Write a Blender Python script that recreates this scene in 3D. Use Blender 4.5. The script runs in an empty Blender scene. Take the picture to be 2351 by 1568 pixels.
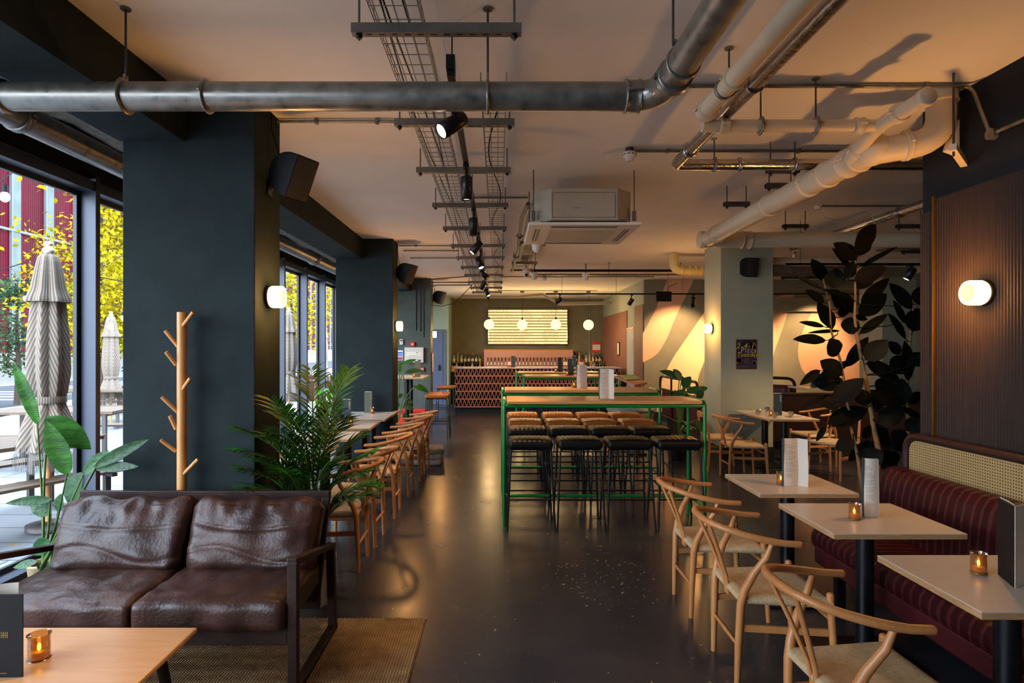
import bpy, math, random
from mathutils import Vector, Matrix, noise, Euler
S = bpy.context.scene
COL = S.collection
PI = math.pi
random.seed(7)
# ---------------- camera, world, exposure ----------------
F = 1370.0; CX = 1143.0; CY = 799.0; EYE = 1.62
cam = bpy.data.objects.new('camera', bpy.data.cameras.new('camera')); COL.objects.link(cam)
cam.location = (0, 0, EYE); cam.rotation_euler = (PI/2, 0, 0)
cam.data.sensor_width = 36; cam.data.lens = 36*F/2351
cam.data.shift_x = (1175.5-CX)/2351; cam.data.shift_y = (CY-784)/2351
cam.data.clip_start = .05; cam.data.clip_end = 400
S.camera = cam
S.view_settings.view_transform = 'Standard'; S.view_settings.look = 'None'
S.view_settings.gamma = 1; S.view_settings.use_curve_mapping = False
S.view_settings.exposure = 1.22
cy = S.cycles
cy.max_bounces = 7; cy.diffuse_bounces = 5; cy.glossy_bounces = 3; cy.transmission_bounces = 4
cy.transparent_max_bounces = 10; cy.caustics_reflective = False; cy.caustics_refractive = False
cy.sample_clamp_indirect = 4; cy.use_denoising = True
wd = bpy.data.worlds.new('overcast_sky'); S.world = wd; wd.use_nodes = True
_n = wd.node_tree.nodes; _l = wd.node_tree.links
_bg = _n['Background']
_tc = _n.new('ShaderNodeTexCoord'); _sx = _n.new('ShaderNodeSeparateXYZ'); _rp = _n.new('ShaderNodeValToRGB')
_l.new(_tc.outputs['Generated'], _sx.inputs[0]); _l.new(_sx.outputs['Z'], _rp.inputs[0]); _l.new(_rp.outputs[0], _bg.inputs[0])
_rp.color_ramp.elements[0].color = (.80, .88, 1, 1); _rp.color_ramp.elements[1].color = (.62, .78, 1, 1)
_bg.inputs[1].default_value = 6.5
def portal(x, y, z, sx, sz):
    d = bpy.data.lights.new('window_portal', 'AREA'); d.shape = 'RECTANGLE'; d.size = sx; d.size_y = sz; d.cycles.is_portal = True
    o = bpy.data.objects.new('window_portal', d); COL.objects.link(o); o.location = (x, y, z)
    o.rotation_euler = (PI/2, 0, -PI/2)
portal(-3.43, 5.8, 1.5, 22.5, 2.85)

# ---------------- helpers ----------------
def lin(h):
    if isinstance(h, str):
        h = h.lstrip('#'); v = [int(h[i:i+2], 16)/255 for i in (0, 2, 4)]
        return tuple(((x+.055)/1.055)**2.4 if x > .04045 else x/12.92 for x in v)
    return h
MATS = {}
def mat(name, col, rough=.5, metal=0, var=0, vs=4, bump=0, bs=60, spec=.5, coat=0, emis=None, es=0, stretch=(1, 1, 1), vd=3, col2=None, rvar=0):
    if name in MATS: return MATS[name]
    m = bpy.data.materials.new(name); m.use_nodes = True; MATS[name] = m
    n = m.node_tree.nodes; l = m.node_tree.links; b = n['Principled BSDF']
    c = lin(col); b.inputs['Base Color'].default_value = (*c, 1)
    b.inputs['Roughness'].default_value = rough; b.inputs['Metallic'].default_value = metal
    b.inputs['Specular IOR Level'].default_value = spec
    if coat: b.inputs['Coat Weight'].default_value = coat; b.inputs['Coat Roughness'].default_value = .1
    if emis: b.inputs['Emission Color'].default_value = (*lin(emis), 1); b.inputs['Emission Strength'].default_value = es
    if var or bump or rvar:
        tc = n.new('ShaderNodeTexCoord'); mp = n.new('ShaderNodeMapping'); l.new(tc.outputs['Object'], mp.inputs[0])
        mp.inputs['Scale'].default_value = stretch
    if var or rvar:
        t = n.new('ShaderNodeTexNoise'); t.inputs['Scale'].default_value = vs; t.inputs['Detail'].default_value = vd
        t.inputs['Roughness'].default_value = .6
        l.new(mp.outputs[0], t.inputs['Vector'])
        if var:
            r = n.new('ShaderNodeValToRGB'); r.color_ramp.elements[0].position = .3; r.color_ramp.elements[1].position = .7
            c2 = lin(col2) if col2 else tuple(min(1, x*(1+var)) for x in c)
            r.color_ramp.elements[0].color = (*[x*(1-var) for x in c], 1) if not col2 else (*c, 1)
            r.color_ramp.elements[1].color = (*c2, 1)
            l.new(t.outputs['Fac'], r.inputs[0]); l.new(r.outputs[0], b.inputs['Base Color'])
        if rvar:
            mr = n.new('ShaderNodeMapRange'); mr.inputs[1].default_value = .3; mr.inputs[2].default_value = .7
            mr.inputs[3].default_value = max(.02, rough-rvar); mr.inputs[4].default_value = rough+rvar
            l.new(t.outputs['Fac'], mr.inputs[0]); l.new(mr.outputs[0], b.inputs['Roughness'])
    if bump:
        t2 = n.new('ShaderNodeTexNoise'); t2.inputs['Scale'].default_value = bs; t2.inputs['Detail'].default_value = 3
        bp = n.new('ShaderNodeBump'); bp.inputs['Strength'].default_value = bump; bp.inputs['Distance'].default_value = .01
        l.new(mp.outputs[0], t2.inputs['Vector']); l.new(t2.outputs['Fac'], bp.inputs['Height']); l.new(bp.outputs[0], b.inputs['Normal'])
    return m
def glassy(name, tint, rough=.03, fac=.12, body=0.0):
    m = bpy.data.materials.new(name); m.use_nodes = True; MATS[name] = m
    n = m.node_tree.nodes; l = m.node_tree.links; n.remove(n['Principled BSDF']); out = n['Material Output']
    tr = n.new('ShaderNodeBsdfTransparent'); tr.inputs[0].default_value = (*lin(tint), 1)
    gl = n.new('ShaderNodeBsdfGlossy'); gl.inputs['Roughness'].default_value = rough
    fr = n.new('ShaderNodeFresnel'); fr.inputs[0].default_value = 1.45
    mr = n.new('ShaderNodeMath'); mr.operation = 'MULTIPLY'; mr.inputs[1].default_value = fac/.04*.4
    mr.use_clamp = True
    mx = n.new('ShaderNodeMixShader'); l.new(fr.outputs[0], mr.inputs[0]); l.new(mr.outputs[0], mx.inputs[0])
    l.new(tr.outputs[0], mx.inputs[1]); l.new(gl.outputs[0], mx.inputs[2])
    if body:
        df = n.new('ShaderNodeBsdfDiffuse'); df.inputs[0].default_value = (*lin(tint), 1)
        m2 = n.new('ShaderNodeMixShader'); m2.inputs[0].default_value = body
        l.new(mx.outputs[0], m2.inputs[1]); l.new(df.outputs[0], m2.inputs[2]); mx = m2
    l.new(mx.outputs[0], out.inputs[0]); return m
def emit(name, col, s):
    return mat(name, '#000000', .6, emis=col, es=s, spec=0)
def math_stripe(m, axis_expr):
    pass
WM = {}
def wm(o):
    if o is None: return Matrix.Identity(4)
    return WM.get(o.name_full, Matrix.Identity(4))
def V(*a): return Vector(a if len(a) > 1 else a[0])
def at(px, py, Y): return Vector(((px-CX)*Y/F, Y, EYE-(py-CY)*Y/F))
def atz(px, py, Z):
    Y = F*(EYE-Z)/(py-CY); return Vector(((px-CX)*Y/F, Y, Z))
class M:
    def __init__(s): s.v = []; s.f = []; s.sm = []; s.mi = []; s.cur = 0
    def add(s, vs, fs, smooth=False):
        k = len(s.v); s.v += [tuple(p) for p in vs]
        for f in fs: s.f.append(tuple(i+k for i in f)); s.sm.append(smooth); s.mi.append(s.cur)
        return s
    def box(s, x0, x1, y0, y1, z0, z1):
        return s.add([(x0, y0, z0), (x1, y0, z0), (x1, y1, z0), (x0, y1, z0), (x0, y0, z1), (x1, y0, z1), (x1, y1, z1), (x0, y1, z1)],
                     [(0, 3, 2, 1), (4, 5, 6, 7), (0, 1, 5, 4), (1, 2, 6, 5), (2, 3, 7, 6), (3, 0, 4, 7)])
    def bar(s, a, b, w, t, up=(0, 0, 1)):      # rectangular bar from a to b: width w, thickness t along up
        a = V(a); b = V(b); d = (b-a).normalized(); u = V(up)
        sd = d.cross(u)
        if sd.length < 1e-4: sd = d.cross(V(1, 0, 0))
        sd.normalize(); u = sd.cross(d).normalized(); P = []
        for p in (a, b):
            for i, j in ((-1, -1), (1, -1), (1, 1), (-1, 1)): P.append(p+sd*i*w/2+u*j*t/2)
        return s.add(P, [(3, 2, 1, 0), (4, 5, 6, 7), (0, 1, 5, 4), (1, 2, 6, 5), (2, 3, 7, 6), (3, 0, 4, 7)])
    def obox(s, c, sz, rz=0, rx=0, ry=0):
        R = Euler((rx, ry, rz)).to_matrix(); c = V(c); P = []
        for k in (-1, 1):
            for i, j in ((-1, -1), (1, -1), (1, 1), (-1, 1)): P.append(c+R@V(i*sz[0]/2, j*sz[1]/2, k*sz[2]/2))
        return s.add(P, [(3, 2, 1, 0), (4, 5, 6, 7), (0, 1, 5, 4), (1, 2, 6, 5), (2, 3, 7, 6), (3, 0, 4, 7)])
    def tube(s, pts, r, seg=8, closed=False, sx=1.0, caps=True):
        pts = [V(p) for p in pts]; n = len(pts)
        R = r if isinstance(r, (list, tuple)) else [r]*n
        T = []
        for i in range(n):
            a = pts[(i-1) % n] if (closed or i > 0) else pts[i]; b = pts[(i+1) % n] if (closed or i < n-1) else pts[i]
            d = b-a; T.append(d.normalized() if d.length > 1e-9 else V(0, 0, 1))
        t0 = T[0]; u = t0.cross(V(0, 0, 1))
        if u.length < .05: u = t0.cross(V(1, 0, 0))
        u.normalize(); P = []
        for i in range(n):
            u = (u-T[i]*u.dot(T[i]))
            if u.length < 1e-6: u = T[i].orthogonal()
            u.normalize(); w = T[i].cross(u)
            for j in range(seg):
                a = 2*PI*j/seg; P.append(pts[i]+(u*math.cos(a)*sx+w*math.sin(a))*R[i])
        Fc = []
        for i in range(n if closed else n-1):
            i2 = (i+1) % n
            for j in range(seg): j2 = (j+1) % seg; Fc.append((i*seg+j, i*seg+j2, i2*seg+j2, i2*seg+j))
        s.add(P, Fc, seg > 5)
        if not closed and caps:
            s.add([P[j] for j in range(seg)], [tuple(range(seg))[::-1]])
            s.add([P[(n-1)*seg+j] for j in range(seg)], [tuple(range(seg))])
        return s
    def cyl(s, a, b, r, seg=16, r2=None): return s.tube([a, b], [r, r if r2 is None else r2], seg)
    def lathe(s, prof, c=(0, 0, 0), seg=24, ax=None, smooth=True, caps=True):
        c = V(c); X, Yv, Z = V(1, 0, 0), V(0, 1, 0), V(0, 0, 1)
        if ax is not None:
            Z = V(ax).normalized(); X = Z.orthogonal().normalized(); Yv = Z.cross(X)
        P = []
        for r, z in prof:
            for j in range(seg): a = 2*PI*j/seg; P.append(c+X*r*math.cos(a)+Yv*r*math.sin(a)+Z*z)
        Fc = [(i*seg+j, i*seg+(j+1) % seg, (i+1)*seg+(j+1) % seg, (i+1)*seg+j) for i in range(len(prof)-1) for j in range(seg)]
        s.add(P, Fc, smooth)
        if caps:
            if prof[0][0] > 1e-4: s.add(P[:seg], [tuple(range(seg))[::-1]])
            if prof[-1][0] > 1e-4: s.add(P[-seg:], [tuple(range(seg))])
        return s
    def surf(s, fn, nu, nv, smooth=True, cu=False):
        P = [fn(i/nu, j/nv) for i in range(nu+1) for j in range(nv+1)]
        return s.add(P, [(i*(nv+1)+j, (i+1)*(nv+1)+j, (i+1)*(nv+1)+j+1, i*(nv+1)+j+1) for i in range(nu) for j in range(nv)], smooth)
    def prism(s, poly, ax, t0, t1):            # poly of 2D points, ax the extrusion axis index
        def mk(p, t):
            q = [0, 0, 0]; o = [i for i in range(3) if i != ax]; q[o[0]] = p[0]; q[o[1]] = p[1]; q[ax] = t; return q
        n = len(poly); P = [mk(p, t0) for p in poly]+[mk(p, t1) for p in poly]
        return s.add(P, [tuple(range(n)), tuple(range(n, 2*n))[::-1]]+[(i, (i+1) % n, n+(i+1) % n, n+i) for i in range(n)])
    def blob(s, c, rad, seg=12, rings=8, f=None):
        c = V(c); P = []
        for i in range(rings+1):
            th = PI*i/rings
            for j in range(seg):
                a = 2*PI*j/seg; d = V(math.sin(th)*math.cos(a), math.sin(th)*math.sin(a), -math.cos(th))
                k = f(d) if f else 1
                P.append(c+V(d.x*rad[0], d.y*rad[1], d.z*rad[2])*k)
        return s.add(P, [(i*seg+j, i*seg+(j+1) % seg, (i+1)*seg+(j+1) % seg, (i+1)*seg+j) for i in range(rings) for j in range(seg)], True)
    def rbox(s, c, sz, n=(14, 10, 5), e=.18, f=None, puff=0, rz=0):   # rounded, puffed box (cushions, seats)
        c = V(c); hx, hy, hz = sz[0]/2, sz[1]/2, sz[2]/2; idx = {}; P = []; R = Matrix.Rotation(rz, 3, 'Z')
        rr = min(hx, hy, hz)*e*5 if e < .2 else min(hx, hy, hz)
        rr = min(rr, hx, hy, hz)
        def g(i, j, k):
            key = (i, j, k)
            if key in idx: return idx[key]
            p = V((2*i/n[0]-1), (2*j/n[1]-1), (2*k/n[2]-1)); q = V(p.x*hx, p.y*hy, p.z*hz)
            inner = V(max(-hx+rr, min(hx-rr, q.x)), max(-hy+rr, min(hy-rr, q.y)), max(-hz+rr, min(hz-rr, q.z)))
            d = q-inner
            if d.length > 1e-6: q = inner+d.normalized()*rr*min(1, max(abs(d.x), abs(d.y), abs(d.z))/rr)
            if puff: q.z += puff*math.copysign(1, p.z)*(1-p.x**2)*(1-p.y**2)*abs(p.z)
            if f: q = f(p, q)
            P.append(c+R@q); idx[key] = len(P)-1; return idx[key]
        Fc = []
        for a, b, fx, mx in ((0, 1, 2, n[2]), (0, 2, 1, n[1]), (1, 2, 0, n[0])):
            for side in (0, mx):
                for i in range(n[a]):
                    for j in range(n[b]):
                        def k(ii, jj):
                            t = [0, 0, 0]; t[a] = ii; t[b] = jj; t[fx] = side; return g(*t)
                        q = (k(i, j), k(i+1, j), k(i+1, j+1), k(i, j+1))
                        flip = (side == 0) != (fx == 1)
                        Fc.append(q[::-1] if flip else q)
        return s.add(P, Fc, True)
    def obj(s, name, m, parent=None, local=False, bevel=0, bseg=2, origin=None, subsurf=0):
        me = bpy.data.meshes.new(name); vs = s.v; loc = V(0, 0, 0)
        if parent is not None:
            if not local:
                inv = wm(parent).inverted(); vs = [tuple(inv@V(p)) for p in vs]
        elif not local:
            xs = [p[0] for p in vs]; ys = [p[1] for p in vs]; zs = [p[2] for p in vs]
            loc = V(origin) if origin else V((min(xs)+max(xs))/2, (min(ys)+max(ys))/2, min(zs)); vs = [tuple(V(p)-loc) for p in vs]
        me.from_pydata(vs, [], s.f)
        me.polygons.foreach_set('use_smooth', s.sm)
        ms = m if isinstance(m, (list, tuple)) else [m]
        for x in ms: me.materials.append(x)
        if len(ms) > 1: me.polygons.foreach_set('material_index', s.mi)
        me.update()
        o = bpy.data.objects.new(name, me); COL.objects.link(o); o.location = loc
        if parent is not None: o.parent = parent; WM[o.name_full] = wm(parent).copy()
        else: WM[o.name_full] = Matrix.Translation(loc)
        if bevel:
            b = o.modifiers.new('bevel', 'BEVEL'); b.width = bevel; b.segments = bseg; b.limit_method = 'ANGLE'; b.angle_limit = .7
        if subsurf:
            b = o.modifiers.new('sub', 'SUBSURF'); b.levels = subsurf; b.render_levels = subsurf
        return o
def thing(name, label, cat, loc=(0, 0, 0), rz=0, group=None):
    o = bpy.data.objects.new(name, None); COL.objects.link(o); o.empty_display_size = .1
    o.location = loc; o.rotation_euler = (0, 0, rz); o['label'] = label; o['category'] = cat
    if group: o['group'] = group
    WM[o.name_full] = Matrix.Translation(V(loc)) @ Matrix.Rotation(rz, 4, 'Z'); return o
def tag(o, label, cat, group=None, kind=None):
    if label: o['label'] = label
    if cat: o['category'] = cat
    if group: o['group'] = group
    if kind: o['kind'] = kind
    return o
def struct(o, label=None):
    o['kind'] = 'structure'
    if label: o['label'] = label
    return o
def dup(o, loc=None, rz=None, label=None, group=None, parent=None):
    c = o.copy(); COL.objects.link(c)
    if parent is not None: c.parent = parent
    if loc is not None: c.location = loc
    if rz is not None: c.rotation_euler = (0, 0, rz)
    if label: c['label'] = label
    if group: c['group'] = group
    for ch in o.children: dup(ch, parent=c)
    if parent is None: WM[c.name_full] = Matrix.Translation(c.location) @ Matrix.Rotation(c.rotation_euler.z, 4, 'Z')
    return c
def fillet(pts, r, n=5):
    pts = [V(p) for p in pts]; out = [pts[0]]
    for i in range(1, len(pts)-1):
        a, b, c = pts[i-1], pts[i], pts[i+1]; d1 = (a-b).normalized(); d2 = (c-b).normalized()
        rr = min(r, (a-b).length*.5, (c-b).length*.5); p0 = b+d1*rr; p1 = b+d2*rr
        for k in range(n+1):
            t = k/n; out.append(p0*(1-t)**2+b*2*t*(1-t)+p1*t*t)
    out.append(pts[-1]); return out
def leaf(m, base, tip, w, nrm=(0, -1, .3), droop=0.0, fold=.25, n=8, shape=.9, cup=0, wav=0):
    base = V(base); tip = V(tip); ax = tip-base; L = ax.length; nr = V(nrm).normalized(); sd = ax.cross(nr)
    if sd.length < 1e-6: sd = ax.orthogonal()
    sd.normalize(); up = sd.cross(ax).normalized(); P = []
    for i in range(n+1):
        t = i/n; c = base+ax*t+V(0, 0, -1)*droop*L*t*t+V(0, 0, 1)*droop*L*t*.6
        ww = w*max(.02, math.sin(PI*min(1, t**shape))**.75) if 0 < t < 1 else w*.03
        for k in (-1, -.5, 0, .5, 1):
            P.append(c+sd*ww*k+up*(abs(k)*fold*ww-cup*ww*k*k)+up*wav*ww*math.sin(t*17+k*2)*abs(k))
    return m.add(P, [(i*5+j, i*5+j+1, (i+1)*5+j+1, (i+1)*5+j) for i in range(n) for j in range(4)], True)
def text_mesh(body, size, shear=0, extrude=.0006, spacing=1):
    cu = bpy.data.curves.new('txt', 'FONT'); cu.body = body; cu.size = size; cu.shear = shear; cu.extrude = extrude; cu.resolution_u = 2
    cu.space_character = spacing
    o = bpy.data.objects.new('txt', cu); COL.objects.link(o)
    bpy.context.view_layer.update()
    dg = bpy.context.evaluated_depsgraph_get(); me = bpy.data.meshes.new_from_object(o.evaluated_get(dg))
    vs = [tuple(v.co) for v in me.vertices]; fs = [tuple(p.vertices) for p in me.polygons]
    bpy.data.objects.remove(o); bpy.data.meshes.remove(me); return vs, fs
def letters(name, body, size, m, parent, origin, right, up, **k):
    vs, fs = text_mesh(body, size, **k); r = V(right).normalized(); u = V(up).normalized(); nn = r.cross(u); o = V(origin)
    mm = M(); mm.add([o+r*p[0]+u*p[1]+nn*p[2] for p in vs], fs); return mm.obj(name, m, parent)
ORD = 'first second third fourth fifth sixth seventh eighth ninth tenth eleventh twelfth thirteenth fourteenth fifteenth sixteenth seventeenth eighteenth nineteenth twentieth'.split()
def point(loc, col, p, r=.04, parent=None):
    d = bpy.data.lights.new('bulb_light', 'POINT'); d.color = lin(col); d.energy = p; d.shadow_soft_size = r
    o = bpy.data.objects.new('bulb_light', d); COL.objects.link(o)
    if parent is not None: o.parent = parent; o.location = wm(parent).inverted()@V(loc)
    else: o.location = loc
    return o
def spot(loc, aim, col, p, ang=60, r=.03, parent=None, blend=.6):
    d = bpy.data.lights.new('spot_light', 'SPOT'); d.color = lin(col); d.energy = p; d.spot_size = math.radians(ang); d.spot_blend = blend; d.shadow_soft_size = r
    o = bpy.data.objects.new('spot_light', d); COL.objects.link(o)
    q = (V(aim)).to_track_quat('-Z', 'Y'); o.rotation_euler = q.to_euler()
    if parent is not None: o.parent = parent; o.location = wm(parent).inverted()@V(loc)
    else: o.location = loc
    return o

# ---------------- materials ----------------
m_plaster = mat('dark_green_plaster', '#262f30', .85, spec=.15, var=.22, vs=3, bump=.25, bs=22, vd=5)
m_ceil = mat('cream_ceiling_paint', '#f3ece2', .8, spec=.2, var=.05, vs=1.2, bump=.1, bs=30)
m_plaster2 = mat('grey_green_plaster', '#565e57', .85, spec=.2, var=.15, vs=4, bump=.2, bs=25)
m_rough = mat('rough_concrete', '#8d8173', .95, var=.3, vs=20, bump=1, bs=90)
m_black = mat('black_paint', '#121315', .6, spec=.2, var=.1)
m_navy = mat('near_black_navy_paint', '#1c2025', .8, spec=.2, var=.08, bump=.1)
m_frame = mat('slate_blue_window_metal', '#3a4250', .45, metal=.2)
m_seal = mat('black_rubber_seal', '#15181d', .5)
m_sage = mat('sage_plaster', '#989c86', .8, var=.06, vs=4, bump=.15, bs=40)
m_olive = mat('olive_wall_paint', '#857d62', .8, var=.08, vs=4, bump=.15, bs=40)
m_barwall = mat('dark_olive_bar_wall', '#6e684f', .8, var=.08, vs=4)
m_mint = mat('pale_sage_wall', '#8fa595', .8, var=.05)
m_peach = mat('peach_mural_paint', '#e0aa80', .8, var=.04)
m_cream = mat('cream_mural_paint', '#f2cf95', .8, var=.04)
m_galv = mat('galvanised_pipe_metal', '#8a867f', .36, metal=.75, var=.3, vs=14, vd=5, stretch=(1, 1, 1), rvar=.12)
m_foil = mat('foil_wrapped_pipe', '#b9b2ab', .22, metal=1, var=.12, vs=30, bump=.35, bs=25)
m_wpipe = mat('cream_painted_pipe', '#d9c6a8', .5, var=.04)
m_steel = mat('grey_steel', '#77746f', .4, metal=.7, var=.15, vs=10)
m_dsteel = mat('dark_steel_hanger', '#4d4a48', .5, metal=.6)
m_wire = mat('zinc_wire', '#8d877c', .4, metal=.6)
m_blackmetal = mat('black_metal', '#15161a', .35, metal=.3)
m_blackplastic = mat('black_plastic', '#0c0d10', .6, spec=.2)
m_white = mat('white_plastic', '#d8d2c8', .45)
m_acgrey = mat('grey_ac_casing', '#a8a294', .5, metal=.2, var=.04)
m_green = mat('green_powder_coat', '#0c8436', .28, coat=.3)
m_oak = mat('oak_table_top', '#c78d52', .42, var=1, col2='#dba668', vs=5, vd=6, stretch=(.6, 14, 14), bump=.05, bs=8)
m_ply = mat('plywood_edge', '#b58d62', .6, var=.25, vs=60, stretch=(.3, .3, 3))
m_lam = mat('pale_laminate_top', '#cfc6b9', .3, var=.03, vs=20)
m_beech = mat('beech_chair_wood', '#b3733f', .4, var=1, col2='#c4874f', vs=8, vd=4, stretch=(3, 3, .8))
m_maple = mat('honey_maple_top', '#b28558', .3, var=1, col2='#bf9569', vs=3, vd=5, stretch=(1, 10, 4), coat=.15)
m_ratwood = mat('coat_rack_beech', '#cf8d4a', .4, var=1, col2='#dea363', vs=6, stretch=(8, 8, .6))
m_darkwood = mat('dark_walnut_frame', '#33201d', .5, spec=.25, var=.25, vs=8, stretch=(1, 6, 6))
m_leather = mat('brown_aged_leather', '#281814', .4, spec=.4, var=1, col2='#4a2c21', vs=4.5, vd=6, bump=.25, bs=70, rvar=.1)
m_tan = mat('tan_leather', '#9a5420', .32, var=.14, vs=10, bump=.1, bs=80)
m_blackleather = mat('black_leather', '#101013', .42, spec=.28, var=.1, bump=.1, bs=80)
m_oxblood = mat('oxblood_leather', '#4a191d', .38, var=.12, vs=6, bump=.12, bs=80)
m_red = mat('red_plastic', '#d3281e', .4)
m_terra = mat('terracotta_tile', '#9a604b', .7, var=.12, vs=12, bump=.1)
m_slatwood = mat('reddish_wood_slat_panel', '#8c5f4b', .6, var=.12, vs=30, stretch=(1, 10, .3))
m_flute = mat('dark_fluted_wood', '#2d1f17', .6, spec=.2, var=.18, vs=9, stretch=(4, 4, .6))
m_gold = mat('brass_trim', '#b07c30', .3, metal=.9)
m_copper = mat('copper_tap_wall', '#b98a78', .3, metal=.2, var=.05)
m_chrome = mat('chrome', '#cfcfd2', .12, metal=1)
m_paper = mat('cream_menu_paper', '#d9cfc0', .7)
m_print = mat('grey_menu_print', '#8d8375', .8)
m_teal = mat('teal_menu_cover', '#2c3d45', .55, var=.08, vs=20)
m_olivecover = mat('olive_menu_cover', '#565a48', .6)
m_goldink = mat('gold_foil_ink', '#d8b25a', .4, metal=.3)
m_mintink = mat('mint_green_ink', '#b9d9a8', .6)
m_leafg = mat('glossy_green_leaf', '#2f6a10', .42, spec=.35, var=.45, vs=5, stretch=(1, 1, 5), bump=.5, bs=35)
m_leafd = mat('deep_green_leaf', '#1f4d22', .4, spec=.4, var=.4, vs=6, bump=.5, bs=35)
m_palm = mat('palm_leaf_green', '#2b561a', .45, spec=.3, var=.4, vs=7)
m_stem = mat('green_stem', '#5c7a33', .5, var=.2)
m_rubber = mat('rubber_plant_leaf', '#080d0a', .55, spec=.12, var=.35, vs=6)
m_rubber2 = mat('rubber_leaf_underside', '#150f09', .6, spec=.08, var=.15)
m_bark = mat('tan_bark', '#8a6b42', .8, var=.3, vs=20, bump=.4)
m_soil = mat('potting_soil', '#231a14', .95, var=.3, vs=40)
m_pot = mat('sand_plant_pot', '#b39a74', .6)
m_wpot = mat('stone_white_pot', '#b9ab93', .6)
m_dpot = mat('black_plant_pot', '#1b1c1e', .5)
m_amber = glassy('amber_glass', '#d8a868', .05, .3, .10)
m_clear = glassy('clear_glass', '#f2f2f0', .02, .35, .05)
m_pane = glassy('window_glass', '#f4f7f8', .01, .045)
m_flame = emit('candle_flame', '#ffc860', 5)
m_wax = mat('candle_wax', '#e8c890', .5, emis='#ff9a40', es=.1)
m_lamp = emit('sconce_glass_glow', '#ffd08a', 5)
m_lamp2 = emit('sconce_rim_glow', '#ffc070', 1.6)
m_globe = emit('opal_globe_glow', '#ffe08a', 1.25)
m_bulb = emit('spot_lens_glow', '#ffe2b4', 8)
m_off = mat('dim_spot_lens', '#b08a60', .3, emis='#ffc890', es=.7)
m_bronze = mat('bronze_plate', '#4a3524', .4, metal=.6)
# ---------------- patterned materials ----------------
class NT:
    def __init__(s, m): s.m = m; s.n = m.node_tree.nodes; s.l = m.node_tree.links; s.b = s.n['Principled BSDF']
    def new(s, t): return s.n.new('ShaderNode'+t)
    def link(s, a, b): s.l.new(a, b)
    def put(s, x, sock):
        if isinstance(x, (int, float)): sock.default_value = x
        else: s.l.new(x, sock)
    def ma(s, op, a, b=0, c=None):
        k = s.new('Math'); k.operation = op; s.put(a, k.inputs[0]); s.put(b, k.inputs[1])
        if c is not None: s.put(c, k.inputs[2])
        return k.outputs[0]
    def xyz(s, scale=None):
        t = s.new('TexCoord'); x = s.new('SeparateXYZ'); s.link(t.outputs['Object'], x.inputs[0]); s.tc = t.outputs['Object']; return x.outputs
    def mix(s, f, a, b):
        k = s.new('Mix'); k.data_type = 'RGBA'; s.put(f, k.inputs[0])
        for i, c in ((6, a), (7, b)):
            if isinstance(c, (str, tuple)): k.inputs[i].default_value = (*lin(c), 1)
            else: s.link(c, k.inputs[i])
        return k.outputs[2]
    def noise(s, sc, d=3, vec=None, r=.6):
        k = s.new('TexNoise'); k.inputs['Scale'].default_value = sc; k.inputs['Detail'].default_value = d; k.inputs['Roughness'].default_value = r
        if vec is not None: s.link(vec, k.inputs['Vector'])
        return k.outputs['Fac']
    def mr(s, v, a, b, c, d):
        k = s.new('MapRange'); s.put(v, k.inputs[0])
        for i, x in enumerate((a, b, c, d)): k.inputs[i+1].default_value = x
        return k.outputs[0]
    def bump(s, h, st, dist=.01):
        k = s.new('Bump'); k.inputs['Strength'].default_value = st; k.inputs['Distance'].default_value = dist; s.link(h, k.inputs['Height']); s.link(k.outputs[0], s.b.inputs['Normal'])
    def col(s, c): s.link(c, s.b.inputs['Base Color'])
# polished dark floor with scuffs and paint chips
m_floor = mat('polished_dark_floor', '#2b292b', .25); t = NT(m_floor); x = t.xyz(); tc = t.tc
n1 = t.noise(.9, 5, tc); n2 = t.noise(30, 4, tc); base = t.mix(t.mr(n1, .3, .7, 0, 1), '#292b31', '#3d3c42')
chip = t.ma('MULTIPLY', t.mr(t.noise(22, 3, tc), .685, .70, 0, 1), t.mr(t.noise(1.1, 2, tc), .5, .62, 0, 1))
vo = t.new('TexVoronoi'); vo.inputs['Scale'].default_value = 9; t.link(tc, vo.inputs['Vector'])
sp = t.ma('MULTIPLY', t.ma('LESS_THAN', vo.outputs['Distance'], .045), t.ma('GREATER_THAN', t.noise(3, 2, tc), .5))
# one worn patch beside the aisle
dx = t.ma('SUBTRACT', x['X'], .72); dy = t.ma('SUBTRACT', x['Y'], 4.2)
d2 = t.ma('ADD', t.ma('MULTIPLY', dx, dx), t.ma('MULTIPLY', t.ma('MULTIPLY', dy, dy), .55))
worn = t.ma('MULTIPLY', t.ma('LESS_THAN', t.ma('ADD', d2, t.ma('MULTIPLY', t.noise(9, 3, tc), .5)), .40), t.ma('GREATER_THAN', t.noise(30, 3, tc), .655))
allc = t.ma('MAXIMUM', t.ma('MAXIMUM', chip, sp), worn)
t.col(t.mix(t.ma('MINIMUM', allc, 1), base, '#b09880'))
t.link(t.mr(t.noise(2.5, 5, tc), .3, .75, .22, .29), t.b.inputs['Roughness'])
t.bump(t.ma('ADD', t.ma('MULTIPLY', n2, .5), t.noise(14, 3, tc)), .02)
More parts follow.
